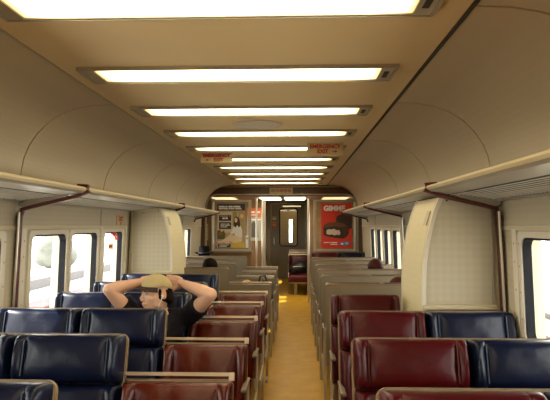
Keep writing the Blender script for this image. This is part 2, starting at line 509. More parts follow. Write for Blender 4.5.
# ------------------------------------------------------------------ bulkhead arch at the end of the saloon
ARY = 10.34
outer_l = [(x - 0.01, z) for x, z in prof]
outer = [(-1.55, 0.0)] + [(-1.55, 1.6)] + [(x, z) for x, z in prof[::-1]] + [(-x, z) for x, z in prof] + [(1.55, 1.6), (1.55, 0.0)]
HW, TZ, RR = 1.39, 2.045, 0.22
inner = [(-HW, 0.0), (-HW, TZ - RR)] + [(-HW + RR - RR * math.cos(math.radians(a)), TZ - RR + RR * math.sin(math.radians(a))) for a in range(10, 91, 10)]
inner = inner + [(-x, z) for x, z in inner[::-1]]
def resample(P, n):
    L = [0.0]
    for a, b in zip(P[:-1], P[1:]): L.append(L[-1] + math.dist(a, b))
    out = []
    for k in range(n):
        t = L[-1] * k / (n - 1); i = max(j for j in range(len(P) - 1) if L[j] <= t + 1e-9); f = (t - L[i]) / max(1e-9, L[i + 1] - L[i])
        out.append((P[i][0] + (P[i + 1][0] - P[i][0]) * f, P[i][1] + (P[i + 1][1] - P[i][1]) * f))
    return out
def strip(mb, A, B, y0, y1):
    for k in range(len(A) - 1): mb.prism([A[k], A[k + 1], B[k + 1], B[k]], 'y', y0, y1)
    return mb
def half(P):      # each leg, then the top, sampled alike so that the joints match
    return resample([p for p in P if p[1] <= 1.62 and p[0] < 0], 4)[:-1] + resample([p for p in P if p[1] >= 1.6], 60) + resample([p for p in P if p[1] <= 1.62 and p[0] > 0], 4)[1:]
inner = [(-HW, 0.0), (-HW, 1.6)] + inner[1:-1] + [(HW, 1.6), (HW, 0.0)]
A_ = half(outer); B_ = half(inner)
arch = strip(MB(), A_, B_, ARY, ARY + 0.07)
bm_arch = struct(arch.obj('wall_bulkhead', M['wood']))
tr = MB()
strip(tr, B_, [(x * (HW - 0.02) / HW, z - 0.018 * max(0, min(1, (z - 1.6) / 0.3))) for x, z in B_], ARY - 0.012, ARY + 0.08)
tr.obj('edge_trim', M['alu'], bm_arch)
t2 = MB(); t2.box(-1.2, 1.2, ARY - 0.014, ARY, 2.165, 2.185); t2.obj('top_trim', M['alu'], bm_arch)

# vestibule and the short saloon beyond it
vest = MB()
vest.box(-1.6, 1.6, ARY + 0.07, 12.0, 2.01, 2.06)
struct(vest.obj('ceiling_vestibule', M['wood_mid']))
far_c = MB(); far_c.box(-1.6, 1.6, 12.0, 16.0, 2.20, 2.24); struct(far_c.obj('ceiling_far', M['ceiling']))
hd = MB(); hd.box(-1.5, 1.5, 12.0, 12.05, 2.01, 2.2); struct(hd.obj('trim_5', M['wood']))
for sd, nm in ((-1, 'left'), (1, 'right')):
    w = MB()
    # doorway in the vestibule (10.75..11.75) and two windows beyond
    x0, x1 = sd * 1.48, sd * 1.58
    w.box(x0, x1, 10.41, 10.60, 0, 2.2); w.box(x0, x1, 11.80, 13.0, 0, 2.2); w.box(x0, x1, 10.60, 11.80, 2.0, 2.2)
    w.box(x0, x1, 13.0, 16.0, 0, 0.92); w.box(x0, x1, 13.0, 16.0, 1.42, 2.2)
    w.box(x0, x1, 13.9, 14.2, 0.92, 1.42); w.box(x0, x1, 15.1, 16.0, 0.92, 1.42)
    struct(w.obj('wall_far_' + nm, M['wood_mid']))
    for k, (a, b) in enumerate(((13.0, 13.9), (14.2, 15.1))):
        wcount += 1
        o = MB(); o.ring(rrect(a, b, 0.92, 1.42, 0.06), rrect(a + 0.03, b - 0.03, 0.95, 1.39, 0.05), 'x', sd * 1.47, sd * 1.55)
        wi = struct(o.obj('window_%d' % wcount, M['gasket']))
        p = MB(); p.prism(rrect(a + 0.02, b - 0.02, 0.94, 1.40, 0.05), 'x', sd * 1.52, sd * 1.526); p.obj('pane', M['glass'], wi)
    d = MB()
    d.ring(rrect(10.60, 11.195, 0.0, 2.0, 0.01), rrect(10.72, 11.08, 1.0, 1.75, 0.06), 'x', sd * 1.50, sd * 1.54)
    d.ring(rrect(11.205, 11.80, 0.0, 2.0, 0.01), rrect(11.32, 11.68, 1.0, 1.75, 0.06), 'x', sd * 1.50, sd * 1.54)
    dd = struct(d.obj('door_1' if sd < 0 else 'door_2', M['steel']))
    for a in (10.70, 11.30):
        p = MB(); p.prism(rrect(a, a + 0.40, 0.98, 1.77, 0.06), 'x', sd * 1.515, sd * 1.521); p.obj('pane', M['glass'], dd)

# ------------------------------------------------------------------ end wall and end door
EY = 15.9
e = MB()
e.ring([(-1.55, 0), (1.55, 0), (1.55, 2.25), (-1.55, 2.25)], [(-0.42, 0.0), (0.54, 0.0), (0.54, 2.08), (-0.42, 2.08)], 'y', EY, EY + 0.08)
struct(e.obj('wall_end', M['door']))
dw = rrect(-0.17, 0.31, 0.90, 1.94, 0.08)
dl = rrect(-0.41, 0.53, 0.005, 2.07, 0.01)
d = MB(); d.ring(dl, dw, 'y', EY + 0.02, EY + 0.06)
door = struct(d.obj('door_3', M['door']))
g = MB(); g.ring(rrect(-0.19, 0.33, 0.88, 1.96, 0.10), rrect(-0.162, 0.302, 0.908, 1.932, 0.07), 'y', EY + 0.008, EY + 0.065); g.obj('gasket', M['gasket'], door)
p = MB(); p.prism(rrect(-0.165, 0.305, 0.905, 1.935, 0.075), 'y', EY + 0.038, EY + 0.044); p.obj('pane', M['glass'], door)
p = MB(); p.tube([(-0.33, EY + 0.02, 0.95), (-0.33, EY - 0.03, 0.95), (-0.33, EY - 0.03, 1.12), (-0.33, EY + 0.02, 1.12)], 0.01); p.obj('handle', M['steel'], door, True)
for x in (-0.47, 0.59):
    p = MB(); p.box(x - 0.045, x + 0.045, EY - 0.02, EY + 0.0, 0, 2.12, 0.005); p.obj('door_post', M['edge'], door)
# gangway beyond with the next carriage's narrow door window
gw = MB()
gw.box(-0.75, -0.70, EY + 0.08, 17.6, -0.05, 2.2); gw.box(0.75, 0.80, EY + 0.08, 17.6, -0.05, 2.2)
gw.box(-0.75, 0.80, EY + 0.08, 17.6, 2.15, 2.2); gw.box(-0.75, 0.80, 16.0, 17.6, -0.05, 0.0)
gw.ring([(-0.75, 0), (0.8, 0), (0.8, 2.2), (-0.75, 2.2)], [(0.07, 0.95), (0.17, 0.95), (0.17, 1.65), (0.07, 1.65)], 'y', 17.55, 17.6)
struct(gw.obj('wall_gangway', M['cream']))

t = thing('gangway_lamp', 'warm ceiling lamp seen through the end door window', 'lamp', (0.0, 16.9, 2.15))
f = MB(); f.box(-0.3, 0.3, -0.12, 0.12, -0.03, 0, 0.01); f.obj('diffuser', mat_emit('gangway_diffuser', (1.0, 0.72, 0.35), 5.0), t)

# ------------------------------------------------------------------ ground outside
gr = MB(); gr.box(-60, 60, -40, 80, -1.25, -1.15)
M['ballast'] = mat('pale_ballast', (0.55, 0.53, 0.50), 0.9, bump=0.4, scale=3, vary=0.2, vscale=2)
struct(gr.obj('ground', M['ballast']))

# ==================================================================== objects
ORD = ['nearest', 'second', 'third', 'fourth', 'fifth', 'sixth', 'seventh', 'eighth', 'ninth', 'tenth']

# ------------------------------------------------------------------ ceiling lights
fr = MB()
fr.ring([(-0.72, -0.116), (0.72, -0.116), (0.72, 0.116), (-0.72, 0.116)], [(-0.661, -0.105), (0.661, -0.105), (0.661, 0.105), (-0.661, 0.105)], 'z', -0.014, 0.0)
fr_me = fr.mesh('frame', M['light_frame'])
rim = MB(); rim.ring([(-0.732, -0.124), (0.732, -0.124), (0.732, 0.124), (-0.732, 0.124)], [(-0.722, -0.117), (0.722, -0.117), (0.722, 0.117), (-0.722, 0.117)], 'z', -0.018, 0.0)
rim_me = rim.mesh('rim', M['alu'])
df = MB(); df.box(-0.660, 0.660, -0.104, 0.104, -0.009, -0.002); df_me = df.mesh('diffuser', M['light'])
la = MB(); la.box(-0.012, 0.012, -0.05, 0.05, -0.004, 0.0, 0.002); la_me = la.mesh('latch', M['dark_seam'])
n_before = len([y for y in LIGHT_Y if y < 1.4])
for i, y in enumerate(LIGHT_Y):
    k = i - n_before
    if k >= 0:
        extra = {0: 'nearest the camera, cut by the top edge of the picture', 2: 'just in front of the round speaker', 3: 'just behind the round speaker', 4: 'half hidden by the right hand exit sign', 5: 'partly hidden by the left hand exit sign', 9: 'farthest, against the dark bulkhead'}.get(k)
        lab = ('long fluorescent ceiling light, ' + extra) if extra else 'long fluorescent ceiling light, %s one counted from the camera' % ORD[k]
    else:
        lab = 'fluorescent ceiling light behind the camera, %s one back' % ORD[-k - 1]
    t = thing('ceiling_light', lab, 'light', (-0.016, y, CEIL - 0.0002), 0, 'fluorescent lights across the ceiling')
    put('frame', fr_me, t); put('rim', rim_me, t); put('diffuser', df_me, t)
    put('latch', la_me, t, (0.690, 0, -0.013))

for k, (y, lab) in enumerate(((4.03, 'round beige ceiling speaker between the third and fourth lights'), (6.75, 'small far ceiling speaker beyond the exit signs'))):
    t = thing('ceiling_speaker', lab, 'speaker', (-0.015, y, CEIL), 0)
    s = MB(); n = 36
    R1 = 0.175 if k == 0 else 0.14
    s.ring([(R1 * math.cos(2 * PI * i / n), R1 * math.sin(2 * PI * i / n)) for i in range(n)], [(R1 * 0.9 * math.cos(2 * PI * i / n), R1 * 0.9 * math.sin(2 * PI * i / n)) for i in range(n)], 'z', -0.012, 0)
    s.obj('rim', M['speaker'], t)
    s = MB(); s.prism([(R1 * 0.9 * math.cos(2 * PI * i / n), R1 * 0.9 * math.sin(2 * PI * i / n)) for i in range(n)], 'z', -0.008, 0)
    s.obj('grille', M['speaker'], t)

# vestibule lights
for (x0, x1, mm, lab) in ((-0.43, -0.03, 'light_small', 'bright square light in the vestibule ceiling, left of the aisle'), (0.05, 0.45, 'light_small', 'bright square light in the vestibule ceiling, right of the aisle'),
                          (-1.36, -0.90, 'light_dim', 'dim yellowish light in the vestibule ceiling above the seated woman poster'), (0.78, 1.28, 'light_dim', 'dim yellowish light in the vestibule ceiling above the red poster')):
    t = thing('vestibule_light', lab, 'light', ((x0 + x1) / 2, 11.25, 2.01), 0)
    h = (x1 - x0) / 2
    f = MB(); f.ring([(-h - 0.02, -0.70), (h + 0.02, -0.70), (h + 0.02, 0.70), (-h - 0.02, 0.70)], [(-h, -0.68), (h, -0.68), (h, 0.68), (-h, 0.68)], 'z', -0.015, 0); f.obj('frame', M['light_frame'], t)
    f = MB(); f.box(-h, h, -0.68, 0.68, -0.010, 0.0); f.obj('diffuser', M[mm], t)
t = thing('door_lamp', 'slim yellow lamp over the end door', 'lamp', (0.16, EY - 0.01, 2.0), 0)
f = MB(); f.box(-0.26, 0.26, -0.05, 0.0, -0.02, 0.02, 0.005); f.obj('housing', M['light_frame'], t)
f = MB(); f.box(-0.25, 0.25, -0.056, -0.05, -0.014, 0.014); f.obj('diffuser', M['light_dim'], t)

# ------------------------------------------------------------------ luggage racks
LIPX, LZ0, LZ1 = 1.02, 1.685, 1.712
rack_bays_of = {1: [(-2.58, 3.33), (3.37, 6.29), (6.33, 9.28)], -1: [(-2.58, 3.41), (3.45, 6.45), (6.49, 9.45)]}
rack_lab = ['nearest the camera, running out of the picture', 'middle one, over the wall cabinet', 'far one, ending short of the bulkhead']
for sd, snm in ((-1, 'left'), (1, 'right')):
    for bi, (a, b) in enumerate(rack_bays_of[sd]):
        base = (sd * 1.40, (a + b) / 2, 1.64)
        t = thing('luggage_rack', 'slatted luggage rack on the %s wall, %s' % (snm, rack_lab[bi]), 'rack', base)
        p = MB(base)   # rounded front lip
        lip = [(LIPX, LZ0), (LIPX - 0.008, LZ0 + 0.012), (LIPX - 0.002, LZ1 - 0.004), (LIPX + 0.012, LZ1), (LIPX + 0.05, LZ1 - 0.006), (LIPX + 0.05, LZ0)]
        p.prism([(sd * x, z) for x, z in lip], 'y', a, b); p.obj('front_lip', M['lip'], t, True, 35)
        p = MB(base)   # smooth front tray
        pr = [(LIPX + 0.004, LZ0 - 0.0005), (LIPX + 0.018, LZ0 - 0.012), (LIPX + 0.145, 1.662), (LIPX + 0.145, 1.672), (LIPX + 0.03, LZ0 - 0.0005)]
        p.prism([(sd * x, z) for x, z in pr], 'y', a, b); p.obj('tray', M['rack'], t)
        p = MB(base)   # shelf sheet above the slats, near black to paint shade into their gaps
        p.prism([(sd * (LIPX + 0.05), 1.700), (sd * (LIPX + 0.05), 1.706), (sd * 1.40, 1.668), (sd * 1.40, 1.662)], 'y', a, b); p.obj('shelf_sheet', M['shade_sheet'], t)
        for k in range(8):
            x = LIPX + 0.164 + k * 0.0275
            z = 1.657 - 0.0036 * k
            s = MB(base); s.box(sd * x, sd * (x + 0.007), a + 0.02, b - 0.02, z - 0.0022, z + 0.0022)
            s.obj('slat', M['slat'], t)
        p = MB(base)   # toothed wall rail
        p.box(sd * 1.402, sd * 1.45, a, b, 1.618, 1.640)
        nt_ = int((b - a) / 0.045)
        for k in range(nt_):
            yy = a + (k + 0.5) * (b - a) / nt_
            p.box(sd * 1.385, sd * 1.402, yy - 0.011, yy + 0.011, 1.624, 1.640)
        q = p.obj('wall_rail', M['rack'], t); q['kind'] = 'stuff'
        # end bracket: triangular plate, and the maroon edged rod that runs down the wall and hooks the lip
        for ye, e_ in ((b, 1), (a, 0)):
            if e_ == 0 and bi > 0: continue
            pl = [(LIPX + 0.07, 1.672), (LIPX + 0.02, 1.684), (1.42, 1.66), (1.43, 1.595), (1.40, 1.59)]
            y2 = ye + (0.02 if e_ else -0.02)
            p = MB(base); p.prism([(sd * x, z) for x, z in pl], 'y', ye - 0.014, ye + 0.014); p.obj('bracket', M['rack'], t)
            path = [(sd * (LIPX + 0.055), y2, LZ1 + 0.008), (sd * (LIPX - 0.010), y2, LZ1 + 0.004), (sd * (LIPX - 0.016), y2, LZ0), (sd * (LIPX + 0.06), y2, 1.655), (sd * 1.36, y2, 1.590), (sd * 1.415, y2, 1.575), (sd * 1.432, y2, 1.53)]
            if bi < 2: path += [(sd * (1.4615 if bi == 0 else 1.454), y2, 0.80 if bi == 0 else 1.03)]
            p = MB(base); p.tube(path, 0.01, sq=(0.032, 0.022)); p.obj('edge_rod', M['maroon'], t)
            if bi < 2:
                p = MB(base); p.tube([(sd * 1.422, y2 - 0.032, 1.56), (sd * 1.452, y2 - 0.032, 0.80 if bi == 0 else 1.03)], 0.008, 8); p.obj('wall_tube', M['steel'], t, True)

# ------------------------------------------------------------------ wall cabinets
cp = [(1.005, 0.0), (1.005, 1.10), (1.012, 1.25), (1.028, 1.36), (1.05, 1.46), (1.078, 1.56), (1.115, 1.648)]
def cabinet(sd, ya, yb, label):
    base = (sd * 1.22, (ya + yb) / 2, 0)
    t = thing('wall_cabinet', label, 'cabinet', base)
    wallx = 1.425
    def P(pts): return [(sd * x, z) for x, z in pts]
    body = MB(base)
    body.prism(P(cp + [(1.43, 1.648), (1.455, 1.0), (1.455, 0.0)]), 'y', ya, yb)
    body.obj('body', M['cream'], t, True, 30)
    f = MB(base)
    f.prism(P([(1.02, 1.02), (1.02, 1.10), (1.027, 1.25), (1.043, 1.36), (1.065, 1.46), (1.093, 1.56), (1.125, 1.635), (wallx - 0.02, 1.60), (wallx, 1.02)]), 'y', ya - 0.006, ya)
    f.obj('front_panel', M['cabinet_face'], t)
    s = MB(base)   # side panel follows the curve
    cc = [q for q in cp if q[1] > 1.0]
    cc = [(1.005, 0.45)] + cc
    cc[-1] = (1.103, 1.62)
    s.prism(P(cc + [(x - 0.006, z) for x, z in cc[::-1]]), 'y', ya + 0.03, yb - 0.03)
    s.obj('side_panel', M['cabinet_side'], t, True, 30)
    e = MB(base)   # bent corner moulding
    pth = [(sd * (x + 0.004), ya - 0.002, z) for x, z in [(1.005, 0.45), (1.005, 1.0)] + cp[1:]]
    e.tube(pth, 0.01, sq=(0.024, 0.024)); e.obj('corner_moulding', M['frame_light'], t, True, 30)
    e = MB(base); e.tube([(q[0] - sd * 0.0, yb, q[2]) for q in pth], 0.01, sq=(0.02, 0.02)); e.obj('rear_moulding', M['frame_light'], t, True, 30)
    l = MB(base); l.box(sd * 1.0, sd * 1.43, ya - 0.045, ya + 0.0, 0.985, 1.012, 0.006); l.obj('ledge', M['cream'], t)
    v = MB(base); v.box(sd * 1.407, sd * 1.422, ya - 0.014, ya - 0.002, 1.02, 1.60); v.obj('edge_strip', M['steel'], t)
    sl = MB(base)
    q = [(1.075, 1.565), (1.048, 1.478)]
    sl.prism(P([(q[0][0] - 0.008, q[0][1]), (q[1][0] - 0.008, q[1][1]), (q[1][0] - 0.002, q[1][1]), (q[0][0] - 0.002, q[0][1])]), 'y', ya + 0.06, ya + 0.14)
    sl.obj('vent_slot', M['alu'], t)
    for x in (1.15, 1.30):
        r = MB(base); r.ball((sd * x, ya - 0.006, 1.625 - (x - 1.15) * 0.12), 0.006, 8, 5); r.obj('screw', M['dark_seam'], t)
cabinet(1, 3.42, 4.06, 'cream patterned wall cabinet with bulging side, on the right beside the single red seat')
cabinet(-1, 5.80, 6.50, 'cream patterned wall cabinet with bulging side, on the left behind the man in the cap')

# ------------------------------------------------------------------ seats
SW = 0.48
TILT = math.atan2(0.14, 0.58)
BL = math.hypot(0.14, 0.58)
def pad(w, h, t, wing=0.055, wing_t=0.022, crown=0.018, pinch=0.01, top_r=0.03, seed=0):
    """cushion: x across, z up, front towards -y; bolster down each side, soft centre, rolled edges"""
    rnd = random.Random(seed)
    nx, nz = 30, 12
    V, F = [], []
    def prof_(u):   # distance from side edge
        e = min(u, 1 - u) * w
        rd = 0.022
        edge = 1.0 if e > rd else math.sqrt(max(0, 1 - (1 - e / rd) ** 2))
        if e < wing:
            wv = wing_t * math.sin(PI * min(1, e / wing) ** 0.8)
            c = 0
        else:
            c = crown * (1 - ((u - 0.5) / (0.5 - wing / w)) ** 4) ** 1 - 0.002
            wv = 0
        cr = -0.008 * math.exp(-((e - wing) / 0.006) ** 2)
        return edge, wv + c + cr
    us = sorted(set([0, .004, .012, .025, .04] + [wing / w * k for k in (.55, .8, .93, 1.0, 1.08, 1.25)] + [i / 16 for i in range(2, 9)]))
    us = [u for u in us if u <= 0.5]; us = us + [1 - u for u in us[::-1] if u < 0.5]
    vs = [0, .012, .04, .09, .2, .35, .5, .65, .8, .9, .955, .985, 1]
    nx, nz = len(us), len(vs)
    for v in vs:
        e = min(v, 1 - v) * h
        ez = 1.0 if e > top_r else math.sqrt(max(0, 1 - (1 - e / top_r) ** 2))
        sw = math.sin(PI * v)
        for u in us:
            ed, d = prof_(u)
            y = -(t * min(ed, 1) * (0.35 + 0.65 * ez) + d * sw ** 0.6 * ez + 0.003 * math.sin(u * 23 + seed) * math.sin(v * 9 + seed) * ez)
            inx = (1 - ez) * 0.006
            V.append(((u - 0.5) * (w - 2 * inx), y, v * h))
    for j in range(nz - 1):
        for i in range(nx - 1):
            F.append((j * nx + i, j * nx + i + 1, (j + 1) * nx + i + 1, (j + 1) * nx + i))
    n = len(V)
    bd = [i for i in range(nx)] + [j * nx + nx - 1 for j in range(1, nz)] + [(nz - 1) * nx + i for i in range(nx - 2, -1, -1)] + [j * nx for j in range(nz - 2, 0, -1)]
    for i in bd: V.append((V[i][0], 0.0, V[i][2]))
    m_ = len(bd)
    for k in range(m_):
        F.append((bd[k], n + k, n + (k + 1) % m_, bd[(k + 1) % m_]))
    F.append(tuple(n + k for k in range(m_)))
    b = MB(); b.add(V, F)
    return b
def piping(w, h, t, wing):
    b = MB()
    for sx in (1,):
        x = sx * (w / 2 - wing)
        b.tube([(x, -t - 0.006, 0.03), (x, -t - 0.006, h - 0.03), (x, -t * 0.5, h - 0.002)], 0.0028, 6)
    return b
PW = SW - 0.008
PM = {}
for key, mm in (('blue', M['blue']), ('red', M['red']), ('red_right', M['red_right']), ('dim_red', M['red_right'])):
    PM[key] = dict(
        head=[pad(PW, 0.205, 0.085, seed=s).mesh('headrest', mm, True, 60) for s in (1, 2)],
        back=[pad(PW, 0.385, 0.070, wing=0.06, wing_t=0.03, seed=s + 5).mesh('back_cushion', mm, True, 60) for s in (1, 2)],
        seat=pad(PW, 0.50, 0.14, wing=0.05, wing_t=0.01, crown=0.02, seed=9).mesh('seat_cushion', mm, True, 60),
        pipe=piping(PW, 0.205, 0.085, 0.055).mesh('piping', M['piping_blue'] if key == 'blue' else M['piping_red']))
SHELL = {}
def shell_meshes(n, s, low):
    """meshes for a bench of n seats; s = which way the window is in x; low = aisle seat has no headrest"""
    key = (n, s, low)
    if key in SHELL: return SHELL[key]
    d = {}
    hi0 = 1 if low else 0
    x0, x1 = hi0 * SW * s, n * SW * s
    a, b = min(x0, x1), max(x0, x1)
    top = BL + 0.012
    sh = MB(); sh.prism(rrect(a + 0.002, b - 0.002, -0.10, top, 0.03), 'y', 0.002, 0.022); d['high'] = sh.mesh('back_shell', M['shell'])
    eg = MB(); eg.ring(rrect(a - 0.002, b + 0.002, -0.104, top + 0.004, 0.034), rrect(a + 0.004, b - 0.004, -0.09, top - 0.004, 0.028), 'y', 0.004, 0.025); d['edge'] = eg.mesh('shell_edging', M['edge'])
    if low:
        a2, b2 = min(0, SW * s), max(0, SW * s)
        sh = MB(); sh.prism(rrect(a2 + 0.004, b2 - 0.004, -0.10, 0.415, 0.02), 'y', 0.002, 0.022); d['low'] = sh.mesh('back_shell', M['shell'])
        rl = MB(); rl.box(a2 + 0.004, b2 - 0.004, 0.002, 0.020, 0.414, 0.421, 0.002); d['rail'] = rl.mesh('shell_rail', M['arm'])
        # grab bar: flat bar over the aisle seat with a squared drop end on the aisle
        gb = MB()
        xe = s * 0.012
        zb = BL - 0.155
        gb.tube([(s * (SW + 0.012), 0.012, zb), (xe, 0.012, zb)], 0.01, sq=(0.016, 0.015))
        gb.box(xe - 0.012, xe + 0.012, 0.000, 0.022, 0.415, zb + 0.008, 0.003)
        d['bar'] = gb.mesh('grab_bar', M['bar'])
    # aisle end frame (y/z outline) : upright, arm and foot
    xo = s * 0.016
    en = MB()
    en.prism([(-0.02, 0.017), (-0.20, 0.017), (-0.20, 0.04), (-0.12, 0.06), (-0.14, 0.26), (-0.52, 0.28), (-0.52, 0.33), (-0.16, 0.36), (-0.10, 0.60), (-0.13, 0.63), (-0.02, 0.63), (-0.04, 0.30)], 'x', xo, xo - s * 0.020)
    d['end'] = en.mesh('end_frame', M['alu'])
    ar = MB(); ar.box(xo + s * 0.004, xo - s * 0.026, -0.30, -0.05, 0.622, 0.640, 0.006); d['arm'] = ar.mesh('armrest', M['arm'])
    pn = MB(); pn.box(min(0.05 * s, (n * SW - 0.03) * s), max(0.05 * s, (n * SW - 0.03) * s), -0.62, -0.14, 0.26, 0.295); d['pan'] = pn.mesh('seat_pan', M['alu'])
    lg = MB(); lg.box(-0.03, 0.03, -0.45, -0.20, 0.017, 0.262, 0.006); d['leg'] = lg.mesh('leg', M['alu'])
    SHELL[key] = d
    return d
def bench(side, n, away, xa, y, cols, label, low=None, group=None, name=None, tops=True):
    """side -1 left / +1 right; xa = aisle edge; y = where the top of the backrest stands"""
    low = (n == 3) if low is None else low
    s = side * (-1 if away else 1)
    t = thing(name or ('bench_seat' if n > 1 else 'single_seat'), label, 'seat', (xa, y, -0.017), PI if away else 0.0, group)
    d = shell_meshes(n, s, low)
    tl = (-TILT, 0, 0)
    o0 = (0, -0.14, 0.42)
    def up(u, dx): return (dx, -0.14 + u * math.sin(TILT), 0.42 + u * math.cos(TILT))
    put('back_shell', d['high'], t, o0, tl); put('shell_edging', d['edge'], t, o0, tl)
    if low:
        put('back_shell', d['low'], t, o0, tl); put('shell_rail', d['rail'], t, o0, tl); put('grab_bar', d['bar'], t, o0, tl)
    for i in range(n):
        c = PM[cols[i]]
        dx = s * (i + 0.5) * SW
        if not (low and i == 0):
            h = put('headrest', c['head'][i % 2], t, up(0.40, dx), tl)
            put('piping', c['pipe'], h); put('piping', c['pipe'], h, (-(PW - 0.11), 0, 0))
        put('back_cushion', c['back'][(i + int(y * 10)) % 2], t, up(0.026 if (low and i == 0) else 0.012, dx), tl)
        put('seat_cushion', c['seat'], t, (dx, -0.665, 0.295), (-PI / 2 + 0.04, 0, 0)).scale = (1, 1, 1)
    put('end_frame', d['end'], t); put('armrest', d['arm'], t); put('seat_pan', d['pan'], t)
    put('leg', d['leg'], t, (s * 0.16, 0, 0)); put('leg', d['leg'], t, (s * (n * SW - 0.16), 0, 0))
    return t

LXA, RXA = -0.014, 0.492
LB = ['red', 'blue', 'blue']
left_face = [(1.765, 'nearest the camera, only its corner in view'), (2.53, 'second from the camera, cut by the left edge'), (3.30, 'third from the camera, before the man in the cap'),
             (4.08, 'with the man in the cap on it'), (4.85, 'fifth from the camera, right behind the man in the cap'), (5.61, 'farthest of those facing the camera, against the left wall cabinet')]
for y, l in left_face:
    bench(-1, 3, False, LXA, y, LB, 'left blue and red bench, ' + l, group='three-seat benches left of the aisle')
for y, l in [(6.43, 'nearest of those turned away'), (7.22, 'second of those turned away'), (8.02, 'third of those turned away'), (8.83, 'farthest of those turned away, by the bulkhead')]:
    bench(-1, 3, True, LXA, y, LB, 'left grey backed three-seat bench, ' + l, group='three-seat benches left of the aisle')
for y, l in [(1.72, 'nearest the camera, cut by the bottom edge'), (2.48, 'second from the camera, cut by the right edge'), (3.25, 'third from the camera, in front of the wall cabinet')]:
    bench(1, 2, False, RXA, y, ['red_right', 'blue'], 'right red and blue bench, ' + l, group='two-seat benches right of the aisle')
bench(1, 1, False, RXA, 4.01, ['red_right'], 'single red leather seat on the right, beside the wall cabinet')
for i, y in enumerate((4.75, 5.52, 6.27, 7.02, 7.77, 8.52)):
    bench(1, 2, True, RXA, y, ['red_right', 'blue'], 'grey backed two-seat bench on the right turned away, ' + ('nearest' if i == 0 else 'farthest' if i == 5 else ORD[i]) + ' of six', group='two-seat benches right of the aisle')
bench(1, 2, False, RXA + 0.03, 10.12, ['red_right', 'blue'], 'dark red and blue two-seat bench facing the camera under the red poster', group='two-seat benches right of the aisle')
# beyond the vestibule the three-seat side is on the right
for i, y in enumerate((12.70, 13.47, 14.24, 15.0)):
    bench(1, 3, False, 0.10, y, ['red_right', 'blue', 'blue'], 'right red bench beyond the vestibule, ' + ('foremost, with a black bag on it' if i == 0 else ORD[i] + ' from the front'), group='benches beyond the vestibule')
for i, y in enumerate((12.75, 13.5, 14.3)):
    bench(-1, 2, False, -0.46, y, ['red_right', 'blue'], 'left red bench beyond the vestibule, ' + ('foremost' if i == 0 else ORD[i] + ' from the front'), group='benches beyond the vestibule')

# ------------------------------------------------------------------ windscreens at the bulkhead, with their posters
def flat(parent, name, pts, m, layer, W=1.0, H=1.0):
    """a printed patch: outline in poster units (0..1), laid as a thin sheet in front of the one below"""
    b = MB(); y = -0.0012 * layer
    b.prism([((u - 0.5) * W, v * H) for u, v in pts], 'y', y - 0.001, y)
    return b.obj(name, m, parent)
def ell(cx, cy, rx, ry, n=18, a0=0, a1=360):
    return [(cx + rx * math.cos(math.radians(a0 + (a1 - a0) * k / n)), cy + ry * math.sin(math.radians(a0 + (a1 - a0) * k / n))) for k in range(n if a1 - a0 == 360 else n + 1)]
def rc(a, b, c, d): return [(a, c), (b, c), (b, d), (a, d)]

WY = 10.46
for sd, x0, x1, lab in ((-1, -1.29, -0.555, 'steel framed windscreen with ledge at the bulkhead, left of the aisle'), (1, 0.585, 1.37, 'steel framed windscreen with ledge at the bulkhead, right of the aisle')):
    t = thing('windscreen', lab, 'partition', ((x0 + x1) / 2, WY, 0)); b0 = t.location
    p = MB(b0); p.box(x0, x1, WY, WY + 0.03, 0.0, 0.97); p.obj('lower_panel', M['wood_mid'], t)
    p = MB(b0); p.box(x0 - 0.01, x1 + 0.03, WY - 0.06, WY + 0.05, 0.97, 1.005, 0.006); p.obj('ledge', M['edge'], t)
    p = MB(b0); p.ring([(x0, 1.005), (x1, 1.005), (x1, 1.945), (x0, 1.945)], [(x0 + 0.055, 1.04), (x1 - 0.05, 1.04), (x1 - 0.05, 1.91), (x0 + 0.055, 1.91)], 'y', WY - 0.005, WY + 0.035); p.obj('frame', M['alu'], t)
    p = MB(b0); p.box(x0 + 0.05, x1 - 0.045, WY + 0.012, WY + 0.018, 1.035, 1.915); p.obj('glass', M['glass'], t)
    e = x0 if sd < 0 else x1
    p = MB(b0); p.tube([(e + sd * -0.03, WY - 0.03, 1.01), (e + sd * -0.03, WY - 0.045, 1.1), (e + sd * -0.03, WY - 0.045, 1.8), (e + sd * -0.03, WY - 0.01, 1.9)], 0.018, 10); p.obj('handrail', M['steel'], t, True)
    w0, w1 = (-1.50, x0 - 0.002) if sd < 0 else (x1 + 0.002, 1.50)
    p = MB(b0); p.box(w0, w1, WY, WY + 0.03, 0.0, 2.01); p.obj('side_panel', M['wood_mid'], t)
p = thing('notice', 'narrow cream notice on the wood panel left of the woman poster', 'notice', (-1.385, WY - 0.002, 1.20))
b = MB(); b.box(-0.035, 0.035, -0.004, 0.0, 0, 0.30); b.obj('card', M['sign_cream'], p)
for k in range(5):
    b = MB(); b.box(-0.024, 0.024 - 0.006 * (k % 2), -0.0055, -0.004, 0.05 + 0.045 * k, 0.068 + 0.045 * k); b.obj('print_line', M['ink'], p)
p = thing('notice', 'white card in the windscreen glass right of the woman poster', 'notice', (-0.632, WY + 0.0, 1.06))
b = MB(); b.box(-0.026, 0.026, -0.002, 0.004, 0, 0.23); b.obj('card', M['white'], p)
b = MB(); b.box(-0.020, 0.020, -0.003, -0.002, 0.16, 0.19); b.obj('print_line', M['alu'], p)

